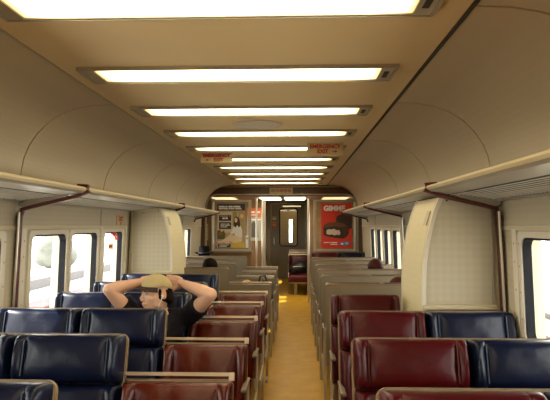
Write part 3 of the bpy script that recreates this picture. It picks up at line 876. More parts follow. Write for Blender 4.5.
# poster on the left: a woman sitting with her knees drawn up
PWD, PHT = 0.512, 0.815
def pm(name, c, r=0.45): 
    M[name] = mat(name, c, r); return M[name]
t = thing('poster', 'poster of a dark haired woman sitting, under a dark headline band', 'poster', (-0.924, WY + 0.004, 1.055))
b = MB(); b.box(-PWD / 2, PWD / 2, -0.004, 0.004, 0, PHT); b.obj('sheet', pm('poster_room', (0.42, 0.30, 0.17)), t)
def L(name, pts, m, layer): return flat(t, name, pts, m, layer + 3.4, PWD, PHT)
navy = pm('poster_navy', (0.022, 0.020, 0.035)); cream = pm('poster_cream', (0.60, 0.48, 0.30)); green = pm('poster_green', (0.07, 0.085, 0.02))
L('pale_wall', rc(0.02, 0.75, 0.35, 0.82), cream, 0)
L('shelf', rc(0.75, 0.98, 0.30, 0.82), pm('poster_tan', (0.36, 0.27, 0.14)), 0)
L('lamp', ell(0.88, 0.72, 0.07, 0.05), pm('poster_amber', (0.75, 0.45, 0.15)), 1)
L('curtain', rc(0.55, 0.72, 0.5, 0.82), pm('poster_olive', (0.30, 0.27, 0.08)), 1)
L('plant', [(0.0, 0.2), (0.0, 0.38), (0.08, 0.42), (0.16, 0.36), (0.24, 0.40), (0.30, 0.30), (0.26, 0.2)], green, 1)
L('flowers', ell(0.12, 0.33, 0.07, 0.04), pm('poster_rust', (0.30, 0.07, 0.02)), 2)
L('headline_band', rc(0.0, 1.0, 0.845, 1.0), navy, 1)
wht = M['white']
def line(y0, y1, words, m=wht):
    for a, b_ in words: L('print_word', rc(a, b_, y0, y1), m, 3)
line(0.925, 0.952, [(0.05, 0.27), (0.30, 0.36), (0.40, 0.55), (0.58, 0.82)])
line(0.888, 0.912, [(0.05, 0.38), (0.41, 0.62), (0.65, 0.86)])
line(0.862, 0.872, [(0.05, 0.20), (0.23, 0.45), (0.48, 0.60), (0.63, 0.9)], cream)
L('caption_box', rc(0.06, 0.50, 0.615, 0.745), navy, 2)
L('caption_box', rc(0.06, 0.50, 0.43, 0.585), navy, 2)
line(0.655, 0.69, [(0.18, 0.27), (0.29, 0.38)]); line(0.715, 0.727, [(0.10, 0.38), (0.42, 0.46)], cream)
line(0.535, 0.55, [(0.12, 0.30), (0.33, 0.44)]); line(0.505, 0.52, [(0.12, 0.24), (0.27, 0.46)]); line(0.47, 0.485, [(0.12, 0.36)])
hairp = pm('poster_hair', (0.045, 0.014, 0.008)); sk = pm('poster_skin', (0.75, 0.46, 0.30)); swt = pm('poster_sweater', (0.72, 0.71, 0.68)); trs = pm('poster_trousers', (0.72, 0.56, 0.36))
L('hair', [(0.60, 0.50), (0.59, 0.62), (0.62, 0.69), (0.69, 0.715), (0.77, 0.69), (0.81, 0.62), (0.83, 0.52), (0.79, 0.46), (0.72, 0.52), (0.66, 0.46)], hairp, 3)
L('face', ell(0.675, 0.63, 0.055, 0.055), sk, 4)
L('sweater', [(0.56, 0.44), (0.64, 0.52), (0.72, 0.535), (0.84, 0.50), (0.90, 0.40), (0.90, 0.26), (0.84, 0.20), (0.66, 0.22), (0.62, 0.34), (0.52, 0.31), (0.48, 0.34)], swt, 2)
L('hand', ell(0.49, 0.31, 0.04, 0.03), sk, 4)
L('trousers', [(0.88, 0.14), (0.90, 0.24), (0.66, 0.28), (0.44, 0.30), (0.34, 0.24), (0.16, 0.17), (0.16, 0.12), (0.44, 0.16), (0.60, 0.12)], trs, 3)
L('foot', ell(0.11, 0.14, 0.09, 0.03), sk, 3); L('foot', ell(0.36, 0.13, 0.10, 0.03), sk, 5)
L('caption_box', rc(0.03, 0.48, 0.015, 0.095), navy, 2)
L('yellow_box', rc(0.52, 0.98, 0.02, 0.125), pm('poster_yellow', (0.62, 0.42, 0.03)), 2)
line(0.065, 0.078, [(0.08, 0.42)]); line(0.035, 0.05, [(0.08, 0.34)])

# poster on the right: red, a bitten chocolate cake
PWD, PHT = 0.56, 0.82
t = thing('poster', 'red poster with white lettering and a bitten chocolate cake', 'poster', (1.008, WY + 0.004, 1.055))
rd = pm('poster_red', (0.62, 0.022, 0.008))
nt = rd.node_tree; tc = nt.nodes.new('ShaderNodeTexCoord'); mp = nt.nodes.new('ShaderNodeMapping'); mp.inputs['Rotation'].default_value = (0, math.radians(45), 0); mp.inputs['Scale'].default_value = (1, 0, 1)
ck = nt.nodes.new('ShaderNodeTexChecker'); ck.inputs['Scale'].default_value = 11; ck.inputs['Color1'].default_value = (0.66, 0.022, 0.008, 1); ck.inputs['Color2'].default_value = (0.58, 0.032, 0.010, 1)
nt.links.new(tc.outputs['Object'], mp.inputs[0]); nt.links.new(mp.outputs[0], ck.inputs[0]); nt.links.new(ck.outputs[0], nt.nodes['Principled BSDF'].inputs['Base Color'])
b = MB(); b.box(-PWD / 2, PWD / 2, -0.004, 0.004, 0, PHT); b.obj('sheet', rd, t)
tm = text_mesh('GIMME', 0.128, M['white'], 'LEFT', 0.006)
put('lettering', tm, t, (-PWD / 2 + 0.045, -0.006, 0.885 * PHT), (PI / 2, 0, 0))
ch = pm('poster_chocolate', (0.060, 0.016, 0.007)); chd = pm('poster_dark_chocolate', (0.028, 0.008, 0.005)); chl = pm('poster_light_chocolate', (0.13, 0.045, 0.02)); fil = pm('poster_filling', (0.75, 0.62, 0.45))
L('rear_cake', [(1.0, 0.44), (1.0, 0.745), (0.88, 0.775), (0.68, 0.765), (0.52, 0.72), (0.48, 0.66), (0.50, 0.57), (0.60, 0.48), (0.80, 0.42)], chd, 0)
L('front_cake', [(0.07, 0.30), (0.06, 0.46), (0.12, 0.53), (0.28, 0.575), (0.52, 0.585), (0.76, 0.55), (0.90, 0.47), (0.90, 0.33), (0.82, 0.245), (0.70, 0.215), (0.42, 0.235), (0.18, 0.265)], ch, 1)
L('cake_top', [(0.10, 0.47), (0.14, 0.53), (0.28, 0.57), (0.52, 0.578), (0.74, 0.55), (0.84, 0.50), (0.66, 0.475), (0.40, 0.49), (0.2, 0.465)], chl, 2)
L('bitten_face', [(0.12, 0.29), (0.11, 0.44), (0.3, 0.475), (0.55, 0.46), (0.70, 0.42), (0.72, 0.26), (0.5, 0.245), (0.3, 0.27)], chd, 3)
L('filling', [(0.17, 0.32), (0.17, 0.40), (0.24, 0.425), (0.34, 0.42), (0.42, 0.435), (0.50, 0.40), (0.58, 0.41), (0.63, 0.35), (0.60, 0.29), (0.50, 0.305), (0.44, 0.285), (0.34, 0.31), (0.26, 0.30)], fil, 4)
L('logo', [(0.58, 0.085), (0.60, 0.14), (0.66, 0.125), (0.74, 0.155), (0.92, 0.14), (0.94, 0.10), (0.88, 0.07), (0.70, 0.06)], pm('poster_blue', (0.05, 0.16, 0.42)), 1)
L('logo_shape', ell(0.68, 0.10, 0.05, 0.022), M['white'], 2); L('logo_shape', [(0.76, 0.09), (0.78, 0.13), (0.88, 0.125), (0.88, 0.09)], pm('poster_pale_blue', (0.45, 0.55, 0.65)), 2)
line(0.118, 0.138, [(0.08, 0.22), (0.24, 0.30), (0.33, 0.52)]); line(0.08, 0.10, [(0.30, 0.53)])

# far partitions behind the vestibule
for x0, x1, n in ((-1.50, -0.40, 'left'), (0.535, 1.50, 'right')):
    p = MB(); p.box(x0, x1, 12.0, 12.05, 0, 2.01); q = struct(p.obj('wall_partition_' + n, M['wood_mid']))
    e = x1 if n == 'left' else x0
    p = MB(); p.box(e - 0.03, e + 0.03, 11.985, 12.07, 0, 2.01, 0.005); p.obj('edge_post', M['alu'], q)
t = thing('poster', 'orange topped grey poster half hidden behind the vestibule poles', 'poster', (-0.60, 11.995, 1.15)); PWD, PHT = 0.32, 0.69
b = MB(); b.box(-PWD / 2, PWD / 2, -0.004, 0.004, 0, PHT); b.obj('sheet', pm('poster_grey', (0.40, 0.38, 0.34)), t)
L('orange_band', rc(0.0, 1.0, 0.72, 1.0), pm('poster_orange', (0.70, 0.14, 0.03)), 0)
L('dark_shape', [(0.2, 0.1), (0.25, 0.5), (0.45, 0.6), (0.7, 0.45), (0.75, 0.1)], pm('poster_charcoal', (0.10, 0.09, 0.08)), 1)
line(0.84, 0.9, [(0.15, 0.5), (0.55, 0.85)]); line(0.77, 0.8, [(0.15, 0.7)]); line(0.62, 0.66, [(0.1, 0.9)])
for (x, y, lab) in ((-0.49, 10.95, 'steel grab pole in the vestibule beside the woman poster'), (-0.41, 11.45, 'steel grab pole in the vestibule nearest the end door, left'), (0.515, 11.0, 'steel grab pole in the vestibule right of the end door')):
    t = thing('grab_pole', lab, 'pole', (x, y, 0))
    b = MB(); b.tube([(0, 0, 0.0), (0, 0, 2.01)], 0.019, 12); b.obj('pole', M['steel'], t, True)
    for z in (0.0, 1.99):
        b = MB(); b.tube([(0, 0, z), (0, 0, z + 0.02)], 0.04, 14); b.obj('flange', M['steel'], t, True)

# notices on the end wall beside the door
for (x, z, w, h, mm, lab) in ((-0.33, 1.62, 0.10, 0.09, 'sign_cream', 'small cream notice on the end door, upper left'), (-0.33, 1.45, 0.10, 0.10, 'poster_orange', 'small orange notice on the end door, lower left')):
    t = thing('notice', lab, 'notice', (x, EY + 0.0195, z)); b = MB(); b.box(-w / 2, w / 2, -0.003, 0, 0, h); b.obj('card', M[mm], t)
    b = MB(); b.box(-w * .35, w * .35, -0.0045, -0.003, h * .6, h * .75); b.obj('print_line', M['ink'], t)

# ------------------------------------------------------------------ signs
def arrow(sx):
    a = [(-0.022, -0.004), (0.004, -0.004), (0.004, -0.013), (0.024, 0.0), (0.004, 0.013), (0.004, 0.004), (-0.022, 0.004)]
    return [(sx * x, z) for x, z in a]
for sd, x, y, lab in ((1, 0.515, 5.0, 'cream and red emergency exit sign with right arrow hanging from the ceiling'), (-1, -0.53, 5.62, 'cream and red emergency exit sign with left arrow hanging from the ceiling')):
    t = thing('exit_sign', lab, 'sign', (x, y, CEIL - 0.104))
    b = MB(); b.box(-0.158, 0.158, 0, 0.006, 0, 0.104, 0.002); b.obj('plate', M['sign_cream'], t)
    put('lettering', text_mesh('EMERGENCY', 0.047, M['sign_red'], 'CENTER', 0.0022), t, (0, -0.001, 0.073), (PI / 2, 0, 0))
    put('lettering', text_mesh('EXIT', 0.047, M['sign_red'], 'CENTER', 0.0022), t, (0.02 * -sd, -0.001, 0.030), (PI / 2, 0, 0))
    b = MB(); b.prism([(sd * 0.085 + px, 0.030 + pz) for px, pz in arrow(sd)], 'y', -0.0018, -0.0002); b.obj('arrow', M['sign_red'], t)
t = thing('icon_sign', 'cream sign with row of prohibition icons on the dark bulkhead arch', 'sign', (0, ARY - 0.006, 2.05))
b = MB(); b.box(-0.21, 0.21, 0, 0.006, 0, 0.105, 0.002); b.obj('plate', M['sign_cream'], t)
for k in range(3):
    b = MB(); b.box(-0.185, -0.105 - 0.01 * (k % 2), -0.0015, 0, 0.028 + 0.02 * k, 0.036 + 0.02 * k); b.obj('print_line', M['ink'], t)
for k in range(4):
    cx = -0.065 + 0.072 * k
    b = MB(); b.ring(ell(cx, 0.0525, 0.032, 0.032, 24), ell(cx, 0.0525, 0.024, 0.024, 24), 'y', -0.0022, 0); b.obj('icon_ring', M['sign_red'], t)
    b = MB(); b.prism([(cx - 0.022, 0.071), (cx - 0.018, 0.075), (cx + 0.022, 0.034), (cx + 0.018, 0.030)], 'y', -0.0030, -0.0022); b.obj('icon_slash', M['sign_red'], t)
    shp = [rc(cx - 0.018, cx + 0.016, 0.049, 0.056), ell(cx, 0.052, 0.012, 0.013, 12), rc(cx - 0.010, cx + 0.010, 0.040, 0.064), ell(cx, 0.050, 0.015, 0.009, 12)][k]
    b = MB(); b.prism(shp, 'y', -0.0016, 0); b.obj('icon_figure', M['ink'], t)
# items by the emergency window on the left wall
def wallpt(sd, z): return sd * (WX - LEAN * (z - 1.0))
t = thing('wall_notice', 'cream notice with red border above the emergency window on the left', 'notice', (wallpt(-1, 1.515), 5.51, 1.515)); t.rotation_euler = (0, LEAN, 0)
b = MB(); b.box(0, 0.003, -0.125, 0.125, -0.052, 0.056); b.obj('border', pm('notice_orange', (0.55, 0.16, 0.06)), t)
b = MB(); b.box(0.003, 0.0045, -0.112, 0.112, -0.045, 0.049); b.obj('card', M['sign_cream'], t)
put('lettering', text_mesh('EXIT', 0.058, M['sign_red'], 'CENTER', 0.002), t, (0.0052, 0, 0.022), (PI / 2, 0, PI / 2))
b = MB(); b.prism([(-0.03, -0.035), (0.0, -0.035), (0.03, -0.005), (0.0, -0.005)], 'x', 0.0045, 0.0055); b.obj('symbol', M['sign_red'], t)
t = thing('pull_handle', 'small red emergency pull handle at the top of the window', 'handle', (wallpt(-1, 1.38), 5.31, 1.36)); t.rotation_euler = (0, LEAN, 0)
rh = pm('handle_red', (0.40, 0.02, 0.02), 0.35)
b = MB(); b.box(-0.012, 0.012, -0.045, 0.045, 0.028, 0.05, 0.004); b.obj('base', rh, t)
b = MB(); b.tube([(0.008, -0.035, 0.035), (0.03, -0.035, 0.015), (0.034, -0.02, -0.012), (0.034, 0.02, -0.012), (0.03, 0.035, 0.015), (0.008, 0.035, 0.035)], 0.0085, 8); b.obj('loop', rh, t, True)
t = thing('window_sticker', 'yellow sticker on the emergency window glass', 'sticker', (wallpt(-1, 1.27) - 0.016, 5.30, 1.255)); t.rotation_euler = (0, LEAN, 0)
b = MB(); b.box(-0.001, 0.0005, -0.065, 0.065, 0, 0.05); b.obj('film', pm('sticker_yellow', (0.75, 0.50, 0.08)), t)
b = MB(); b.box(0.0005, 0.0012, -0.05, 0.05, 0.018, 0.032); b.obj('print_line', M['sign_red'], t)

# ------------------------------------------------------------------ outside
def slab(name, x0, x1, y0, y1, z0, z1, m):
    b = MB(); b.box(x0, x1, y0, y1, z0, z1); return struct(b.obj(name, m))
M['concrete'] = mat('pale_concrete', (0.105, 0.097, 0.105), 0.9, bump=0.2, scale=4, vary=0.15, vscale=1)
M['rosy'] = mat('faded_red_paint', (0.100, 0.034, 0.042), 0.8, vary=0.2, vscale=2)
slab('trim_30', -11.2, -10.3, -20, 80, -1.15, -0.75, M['concrete'])
slab('trim_31', -8.1, -7.2, -20, 80, -1.15, -0.95, M['rosy'])
M['leaf'] = mat('pale_hedge_green', (0.125, 0.130, 0.118), 0.9, bump=0.5, scale=5, vary=0.4, vscale=3)
def hedge(x, y, label):
    t = thing('bush', label, 'bush', (x, y, -1.15)); b = MB(); rnd = random.Random(int(x * 7 + y))
    for k in range(9):
        b.ball((rnd.uniform(-0.8, 0.8), rnd.uniform(-1.6, 1.6), rnd.uniform(0.5, 1.5)), rnd.uniform(0.5, 0.9), 10, 7)
    remesh(b, 'foliage', M['leaf'], 0.12, t, 1)
    b = MB(); b.tube([(0, 0, 0), (0, 0, 0.7)], 0.07, 8); b.obj('stem', M['wood_mid'], t)
hedge(-15, 36, 'pale green bush outside the second left window')
hedge(-14, 24, 'pale green bush outside the first left window')
hedge(16, 42, 'pale green bush outside the right windows')
M['rail'] = mat('rusty_rail', (0.05, 0.04, 0.035), 0.5, 0.3)
for x, l in ((5.9, 'nearer'), (7.33, 'farther')):
    t = thing('track_rail', '%s rail of the next track outside the right windows' % l, 'rail', (x, 15, -1.15))
    b = MB(); b.prism([(-0.07, 0), (0.07, 0), (0.07, 0.02), (0.012, 0.04), (0.012, 0.12), (0.035, 0.13), (0.035, 0.16), (-0.035, 0.16), (-0.035, 0.13), (-0.012, 0.12), (-0.012, 0.04), (-0.07, 0.02)], 'y', -30, 30); b.obj('web', M['rail'], t)

# ------------------------------------------------------------------ people
def head_solids(mb, T, R):
    def B(c, r): mb.ball(T(c), r, 16, 11, R)
    B((0, 0.012, 0.030), (0.076, 0.096, 0.090))
    B((0, -0.030, -0.030), (0.062, 0.062, 0.075))
    B((0, -0.036, -0.072), (0.050, 0.050, 0.040))
    B((0, -0.076, -0.096), (0.022, 0.018, 0.017))
    B((0, -0.070, 0.030), (0.052, 0.022, 0.016))
    for s in (-1, 1):
        B((s * 0.043, -0.056, -0.022), (0.023, 0.024, 0.022))
        B((s * 0.052, -0.012, -0.062), (0.014, 0.040, 0.028))
        B((s * 0.077, 0.016, -0.008), (0.009, 0.021, 0.032))
        B((s * 0.010, -0.098, -0.031), (0.010, 0.012, 0.009))
    mb.tube([T((0, -0.084, 0.022)), T((0, -0.094, 0.002)), T((0, -0.108, -0.022)), T((0, -0.103, -0.033)), T((0, -0.088, -0.036))], [0.009, 0.010, 0.0125, 0.012, 0.008], 10)
    B((0, -0.088, -0.058), (0.024, 0.013, 0.007)); B((0, -0.086, -0.070), (0.021, 0.013, 0.008))
def face_parts(parent, T, R, off, hairm):
    for s in (-1, 1):
        b = MB(off); b.ball(T((s * 0.033, -0.079, 0.006)), (0.0125, 0.010, 0.008), 10, 8, R); e = b.obj('eye', M['eye'], parent, True)
        b = MB(off); b.ball(T((s * 0.033, -0.0865, 0.006)), (0.0055, 0.0035, 0.0055), 8, 6, R); b.obj('iris', M['iris'], parent, True)
        b = MB(off); b.tube([T((s * 0.014, -0.090, 0.023)), T((s * 0.034, -0.090, 0.029)), T((s * 0.053, -0.074, 0.022))], [0.004, 0.0048, 0.003], 6); b.obj('eyebrow', hairm, parent, True)
    b = MB(off); b.ball(T((0, -0.0925, -0.059)), (0.021, 0.009, 0.005), 12, 8, R); b.ball(T((0, -0.0900, -0.068)), (0.018, 0.0095, 0.005), 12, 8, R)
    remesh(b, 'lips', M['lips'], 0.002, parent, 1)
def hand(mb, w, d, n, sc=1.0, curl=0.35, thumb=1):
    """wrist, direction of the fingers, palm normal"""
    w = Vector(w); d = Vector(d).normalized(); n = Vector(n); n = (n - d * n.dot(d)).normalized(); a = d.cross(n) * thumb
    for k in range(4):
        x = (k - 1.5) * 0.021 * sc
        base = w + d * (0.088 - 0.004 * abs(k - 1.2)) * sc + a * x
        mb.tube([w + d * 0.005 + a * x * 0.75, w + d * 0.045 * sc + a * x, base], [0.014 * sc, 0.0145 * sc, 0.0115 * sc], 8)
        ln = (0.070, 0.078, 0.072, 0.056)[3 - k] * sc
        p = base; dd = d
        for j, (fr_, r) in enumerate(((0.45, 0.0092), (0.30, 0.0084), (0.25, 0.0075))):
            dd = (dd + n * curl * (0.7 + 0.3 * j)).normalized()
            q = p + dd * ln * fr_
            mb.capsule(p, q, r * sc, (r - 0.0006) * sc, 8); p = q
    tb = w + d * 0.03 * sc + a * 0.034 * sc
    t1 = tb + (d * 0.7 + a * 0.6 + n * 0.25).normalized() * 0.042 * sc
    t2 = t1 + (d * 0.95 + a * 0.15 + n * 0.35).normalized() * 0.032 * sc
    mb.capsule(w + d * 0.015 + a * 0.012, tb, 0.014 * sc, 0.0145 * sc, 8); mb.capsule(tb, t1, 0.0125 * sc, 0.0105 * sc, 8); mb.capsule(t1, t2, 0.0100 * sc, 0.0082 * sc, 8)

# ---- the man in the cap
BM = Vector((-0.70, 3.55, 0.0))
man = thing('person', 'person in khaki cap and black T-shirt, hands behind head, gazing out the left window', 'person', BM)
HC = Vector((-0.676, 3.785, 1.027))
HR = Matrix.Rotation(math.radians(-47), 3, 'Z') @ Matrix.Rotation(math.radians(3), 3, 'X')
HT = lambda p: HC + HR @ Vector(p)
shR, shL = Vector((-0.835, 3.86, 0.852)), Vector((-0.475, 3.86, 0.862))
elR, elL = Vector((-0.962, 3.70, 1.058)), Vector((-0.296, 3.70, 1.030))
wrR, wrL = Vector((-0.800, 3.868, 1.092)), Vector((-0.520, 3.868, 1.085))
hip = [(-0.79, 3.70, 0.535), (-0.61, 3.70, 0.535)]; knee = [(-0.81, 3.305, 0.555), (-0.58, 3.305, 0.555)]; ank = [(-0.82, 3.33, 0.10), (-0.56, 3.33, 0.10)]
torso = [((-0.70, 3.72, 0.47), 0.165, 0.125), ((-0.70, 3.74, 0.55), 0.165, 0.120), ((-0.698, 3.765, 0.63), 0.148, 0.108), ((-0.692, 3.80, 0.72), 0.158, 0.110), ((-0.682, 3.825, 0.79), 0.172, 0.110), ((-0.668, 3.845, 0.85), 0.168, 0.098), ((-0.660, 3.855, 0.885), 0.11, 0.075), ((-0.658, 3.855, 0.91), 0.06, 0.055)]
b = MB(BM)
b.loft(torso)
for s_, e_, w_ in ((shR, elR, wrR), (shL, elL, wrL)):
    b.capsule((-0.66, 3.855, 0.868), s_, 0.050, 0.056)
    m1 = s_.lerp(e_, 0.45) + Vector((0, 0, -0.006))
    b.tube([s_, m1, e_], [0.054, 0.052, 0.041], 14); b.ball(s_, 0.056); b.ball(e_, (0.042, 0.042, 0.042))
    m2 = e_.lerp(w_, 0.30)
    b.tube([e_, m2, w_], [0.040, 0.044, 0.027], 14); b.ball(w_, 0.0275)
for h_, k_, a_ in zip(hip, knee, ank):
    b.capsule(h_, k_, 0.082, 0.056); b.tube([k_, Vector(k_).lerp(Vector(a_), 0.3), a_], [0.055, 0.056, 0.036], 12); b.ball(a_, 0.04)
    b.capsule((a_[0], a_[1], 0.05), (a_[0], a_[1] - 0.15, 0.04), 0.036, 0.03)
b.tube([(-0.658, 3.86, 0.86), (-0.668, 3.835, 0.93), HT((0, 0.03, -0.03))], [0.066, 0.054, 0.056], 16)
head_solids(b, HT, HR)
hand(b, wrR, (0.80, 0.52, -0.05), (0.5, -0.85, 0.1), 1.0, 0.10, 1)
hand(b, wrL, (-0.80, 0.50, 0.10), (-0.5, -0.85, 0.1), 1.0, 0.10, -1)
body = remesh(b, 'body', M['skin'], 0.005, man, 3)
face_parts(man, HT, HR, BM, M['hair'])
# hair under the cap
b = MB(BM)
b.ball(HT((0, 0.034, -0.002)), (0.078, 0.084, 0.070), 18, 12, HR)
for s in (-1, 1):
    b.ball(HT((s * 0.070, -0.008, 0.014)), (0.010, 0.013, 0.026), 10, 8, HR)
    b.ball(HT((s * 0.050, 0.070, -0.045)), (0.030, 0.030, 0.030), 10, 8, HR)
b.ball(HT((0, 0.085, -0.045)), (0.045, 0.026, 0.034), 12, 8, HR)
remesh(b, 'hair', M['hair'], 0.005, man, 2)
# cap: dome, brim, button
b = MB(BM); V = []; F = []; n = 28; lv = 9
for j in range(lv + 1):
    ph = (PI / 2) * j / lv
    for i in range(n):
        an = 2 * PI * i / n
        seam = 1 + 0.012 * abs(math.sin(3 * an))
        r_ = math.cos(ph) ** 0.8 if j < lv else 0.02
        V.append(HT((0.0865 * r_ * math.cos(an) * seam, 0.012 + 0.1075 * r_ * math.sin(an) * seam, 0.052 + 0.076 * math.sin(ph) - 0.042 * max(0, math.sin(an)) * (1 - j / lv))))
for j in range(lv):
    for i in range(n): F.append((j * n + i, j * n + (i + 1) % n, (j + 1) * n + (i + 1) % n, (j + 1) * n + i))
F.append(tuple(lv * n + i for i in range(n))); F.append(tuple(range(n - 1, -1, -1)))
b.add(V, F); cap = b.obj('cap', M['khaki'], man, True, 60)
b = MB(BM); V = []; F = []; nu, nt2 = 17, 6
for side in (0, 1):
    for j in range(nt2):
        tt = j / (nt2 - 1)
        for i in range(nu):
            u = -1 + 2 * i / (nu - 1); an = math.radians(-90 + 68 * u)
            ln = 0.062 * math.sqrt(max(0, 1 - abs(u) ** 2.6))
            x = 0.084 * math.cos(an); y = 0.012 + 0.104 * math.sin(an) - ln * tt
            x *= (1 - 0.05 * tt)
            V.append(HT((x, y, 0.056 - 0.006 * tt - 0.034 * u * u * (0.30 + 0.70 * tt) - side * 0.004)))
for side in (0, 1):
    for j in range(nt2 - 1):
        for i in range(nu - 1):
            o_ = side * nu * nt2
            F.append((o_ + j * nu + i, o_ + j * nu + i + 1, o_ + (j + 1) * nu + i + 1, o_ + (j + 1) * nu + i))
N_ = nu * nt2
for i in range(nu - 1): F.append(((nt2 - 1) * nu + i, (nt2 - 1) * nu + i + 1, N_ + (nt2 - 1) * nu + i + 1, N_ + (nt2 - 1) * nu + i)); F.append((i, i + 1, N_ + i + 1, N_ + i))
b.add(V, F); b.obj('cap_brim', M['brim'], cap, True, 60)
b = MB(BM); b.ball(HT((0, 0.012, 0.128)), (0.009, 0.009, 0.005), 10, 6, HR); b.obj('cap_button', M['khaki'], cap, True)
# T-shirt
b = MB(BM)
b.loft([(c, rx + 0.014, ry + 0.014) for c, rx, ry in torso[1:6]] + [(torso[6][0], 0.118, 0.085)])
for s_, e_ in ((shR, elR), (shL, elL)):
    c1 = s_.lerp(e_, 0.52)
    b.capsule((-0.66, 3.855, 0.858), s_, 0.058, 0.066)
    b.tube([s_.lerp(e_, -0.1), s_, s_.lerp(e_, 0.3), c1], [0.05, 0.068, 0.071, 0.070], 16)
shirt = remesh(b, 't_shirt', M['shirt'], 0.006, man, 2)
b = MB(BM); b.tube([(-0.600, 3.752, 0.835), (-0.592, 3.748, 0.845), (-0.585, 3.755, 0.83), (-0.575, 3.757, 0.838)], 0.004, 6); b.obj('chest_print', M['white'], shirt)
# trousers, shoes
b = MB(BM)
b.loft([((-0.70, 3.72, 0.455), 0.172, 0.135), ((-0.70, 3.73, 0.52), 0.176, 0.135), ((-0.70, 3.745, 0.58), 0.168, 0.126)])
for h_, k_, a_ in zip(hip, knee, ank):
    b.capsule(h_, k_, 0.092, 0.066); b.tube([k_, Vector(k_).lerp(Vector(a_), 0.5), a_], [0.066, 0.064, 0.058], 12)
remesh(b, 'trousers', M['denim'], 0.008, man, 1)
for a_ in ank:
    b = MB(BM); b.capsule((a_[0], a_[1] + 0.02, 0.052), (a_[0], a_[1] - 0.16, 0.045), 0.05, 0.044); b.box(a_[0] - 0.045, a_[0] + 0.045, a_[1] - 0.2, a_[1] + 0.065, 0.0, 0.025, 0.01)
    remesh(b, 'shoe', M['shoe'], 0.008, man, 2)
# earphones
ear = HT((0.080, 0.004, -0.012)); 
t = thing('earphones', 'white earphones worn by the person in the khaki cap', 'earphones', ear)
b = MB(ear); b.ball(ear, 0.008, 10, 7); b.tube([ear, HT((0.082, -0.006, -0.034))], 0.0038, 8); b.obj('earbud', M['white'], t, True)
b = MB(ear); b.tube([HT((0.082, -0.006, -0.034)), HT((0.078, -0.024, -0.07)), HT((0.075, -0.03, -0.12)), (-0.615, 3.735, 0.875), (-0.64, 3.700, 0.80)], 0.0026, 6); b.obj('cable', M['white'], t, True)

# ---- passengers turned away, seen from behind
def passenger(x, y, top, label, hairm, coat, longhair=False):
    """seated, facing +y; the crown of the head reaches the height top"""
    base = Vector((x, y, 0)); t = thing('person', label, 'person', base)
    R = Matrix.Rotation(PI, 3, 'Z'); C = Vector((x, y + 0.02, top - 0.125)); T = lambda p: C + R @ Vector(p)
    k = (top - 0.24 - 0.44) / 0.60     # trunk length against a full sized adult
    zz = lambda f: 0.44 + f * 0.60 * k
    b = MB(base)
    tor = [((x, y + 0.05, zz(0)), 0.165, 0.12), ((x, y + 0.05, zz(.15)), 0.16, 0.12), ((x, y + 0.03, zz(.4)), 0.15, 0.105), ((x, y, zz(.7)), 0.175, 0.11), ((x, y - 0.005, zz(.88)), 0.17, 0.10), ((x, y, zz(.98)), 0.08, 0.07)]
    b.loft(tor)
    for s in (-1, 1):
        sh = Vector((x + s * 0.175, y, zz(.88))); el = Vector((x + s * 0.165, y + 0.06, zz(.36))); wr = Vector((x + s * 0.10, y + 0.26, zz(.22) + 0.06))
        b.capsule((x, y, zz(.86)), sh, 0.05, 0.055); b.capsule(sh, el, 0.052, 0.040); b.tube([el, el.lerp(wr, .3), wr], [0.040, 0.042, 0.028], 12)
        hand(b, wr, (-s * 0.2, 0.9, -0.25), (0, -0.2, -1), 0.95, 0.2, s)
        hp = Vector((x + s * 0.09, y + 0.07, 0.52)); kn = Vector((x + s * 0.11, y + 0.42, 0.54)); an = Vector((x + s * 0.12, y + 0.40, 0.10))
        b.capsule(hp, kn, 0.08, 0.056); b.tube([kn, kn.lerp(an, .3), an], [0.055, 0.056, 0.037], 12); b.capsule((an.x, an.y, 0.05), (an.x, an.y + 0.14, 0.04), 0.036, 0.03)
    b.tube([(x, y, zz(.9)), (x, y + 0.01, zz(1.0) + 0.03), T((0, 0.02, -0.03))], [0.062, 0.053, 0.055], 14)
    head_solids(b, T, R); remesh(b, 'body', M['skin'], 0.008, t, 2)
    face_parts(t, T, R, base, hairm)
    b = MB(base); b.ball(T((0, 0.022, 0.038)), (0.092, 0.100, 0.092), 18, 12, R); b.ball(T((0, 0.055, -0.015)), (0.080, 0.062, 0.075), 16, 10, R)
    if longhair: b.ball(T((0, 0.075, -0.10)), (0.082, 0.04, 0.12), 16, 10, R)
    remesh(b, 'hair', hairm, 0.007, t, 2)
    b = MB(base); b.loft([(c, rx + 0.018, ry + 0.018) for c, rx, ry in tor[:5]] + [(tor[5][0], 0.085, 0.075)])
    for s in (-1, 1):
        sh = Vector((x + s * 0.175, y, zz(.88))); el = Vector((x + s * 0.165, y + 0.06, zz(.36))); wr = Vector((x + s * 0.10, y + 0.26, zz(.22) + 0.06))
        b.capsule((x, y, zz(.85)), sh, 0.06, 0.066); b.capsule(sh, el, 0.064, 0.054); b.capsule(el, el.lerp(wr, .85), 0.054, 0.042)
    remesh(b, 'jacket', coat, 0.009, t, 2)
    b = MB(base); b.loft([((x, y + 0.05, 0.445), 0.172, 0.13), ((x, y + 0.05, 0.52), 0.172, 0.13)])
    for s in (-1, 1):
        hp = Vector((x + s * 0.09, y + 0.07, 0.53)); kn = Vector((x + s * 0.11, y + 0.42, 0.54)); an = Vector((x + s * 0.12, y + 0.40, 0.12))
        b.capsule(hp, kn, 0.09, 0.066); b.tube([kn, kn.lerp(an, .5), an], [0.066, 0.062, 0.056], 12)
    remesh(b, 'trousers', M['denim'], 0.010, t, 1)
    for s in (-1, 1):
        b = MB(base); b.capsule((x + s * 0.12, y + 0.38, 0.05), (x + s * 0.12, y + 0.56, 0.045), 0.05, 0.044); b.obj('shoe', M['shoe'], t, True)
    return T, R, t
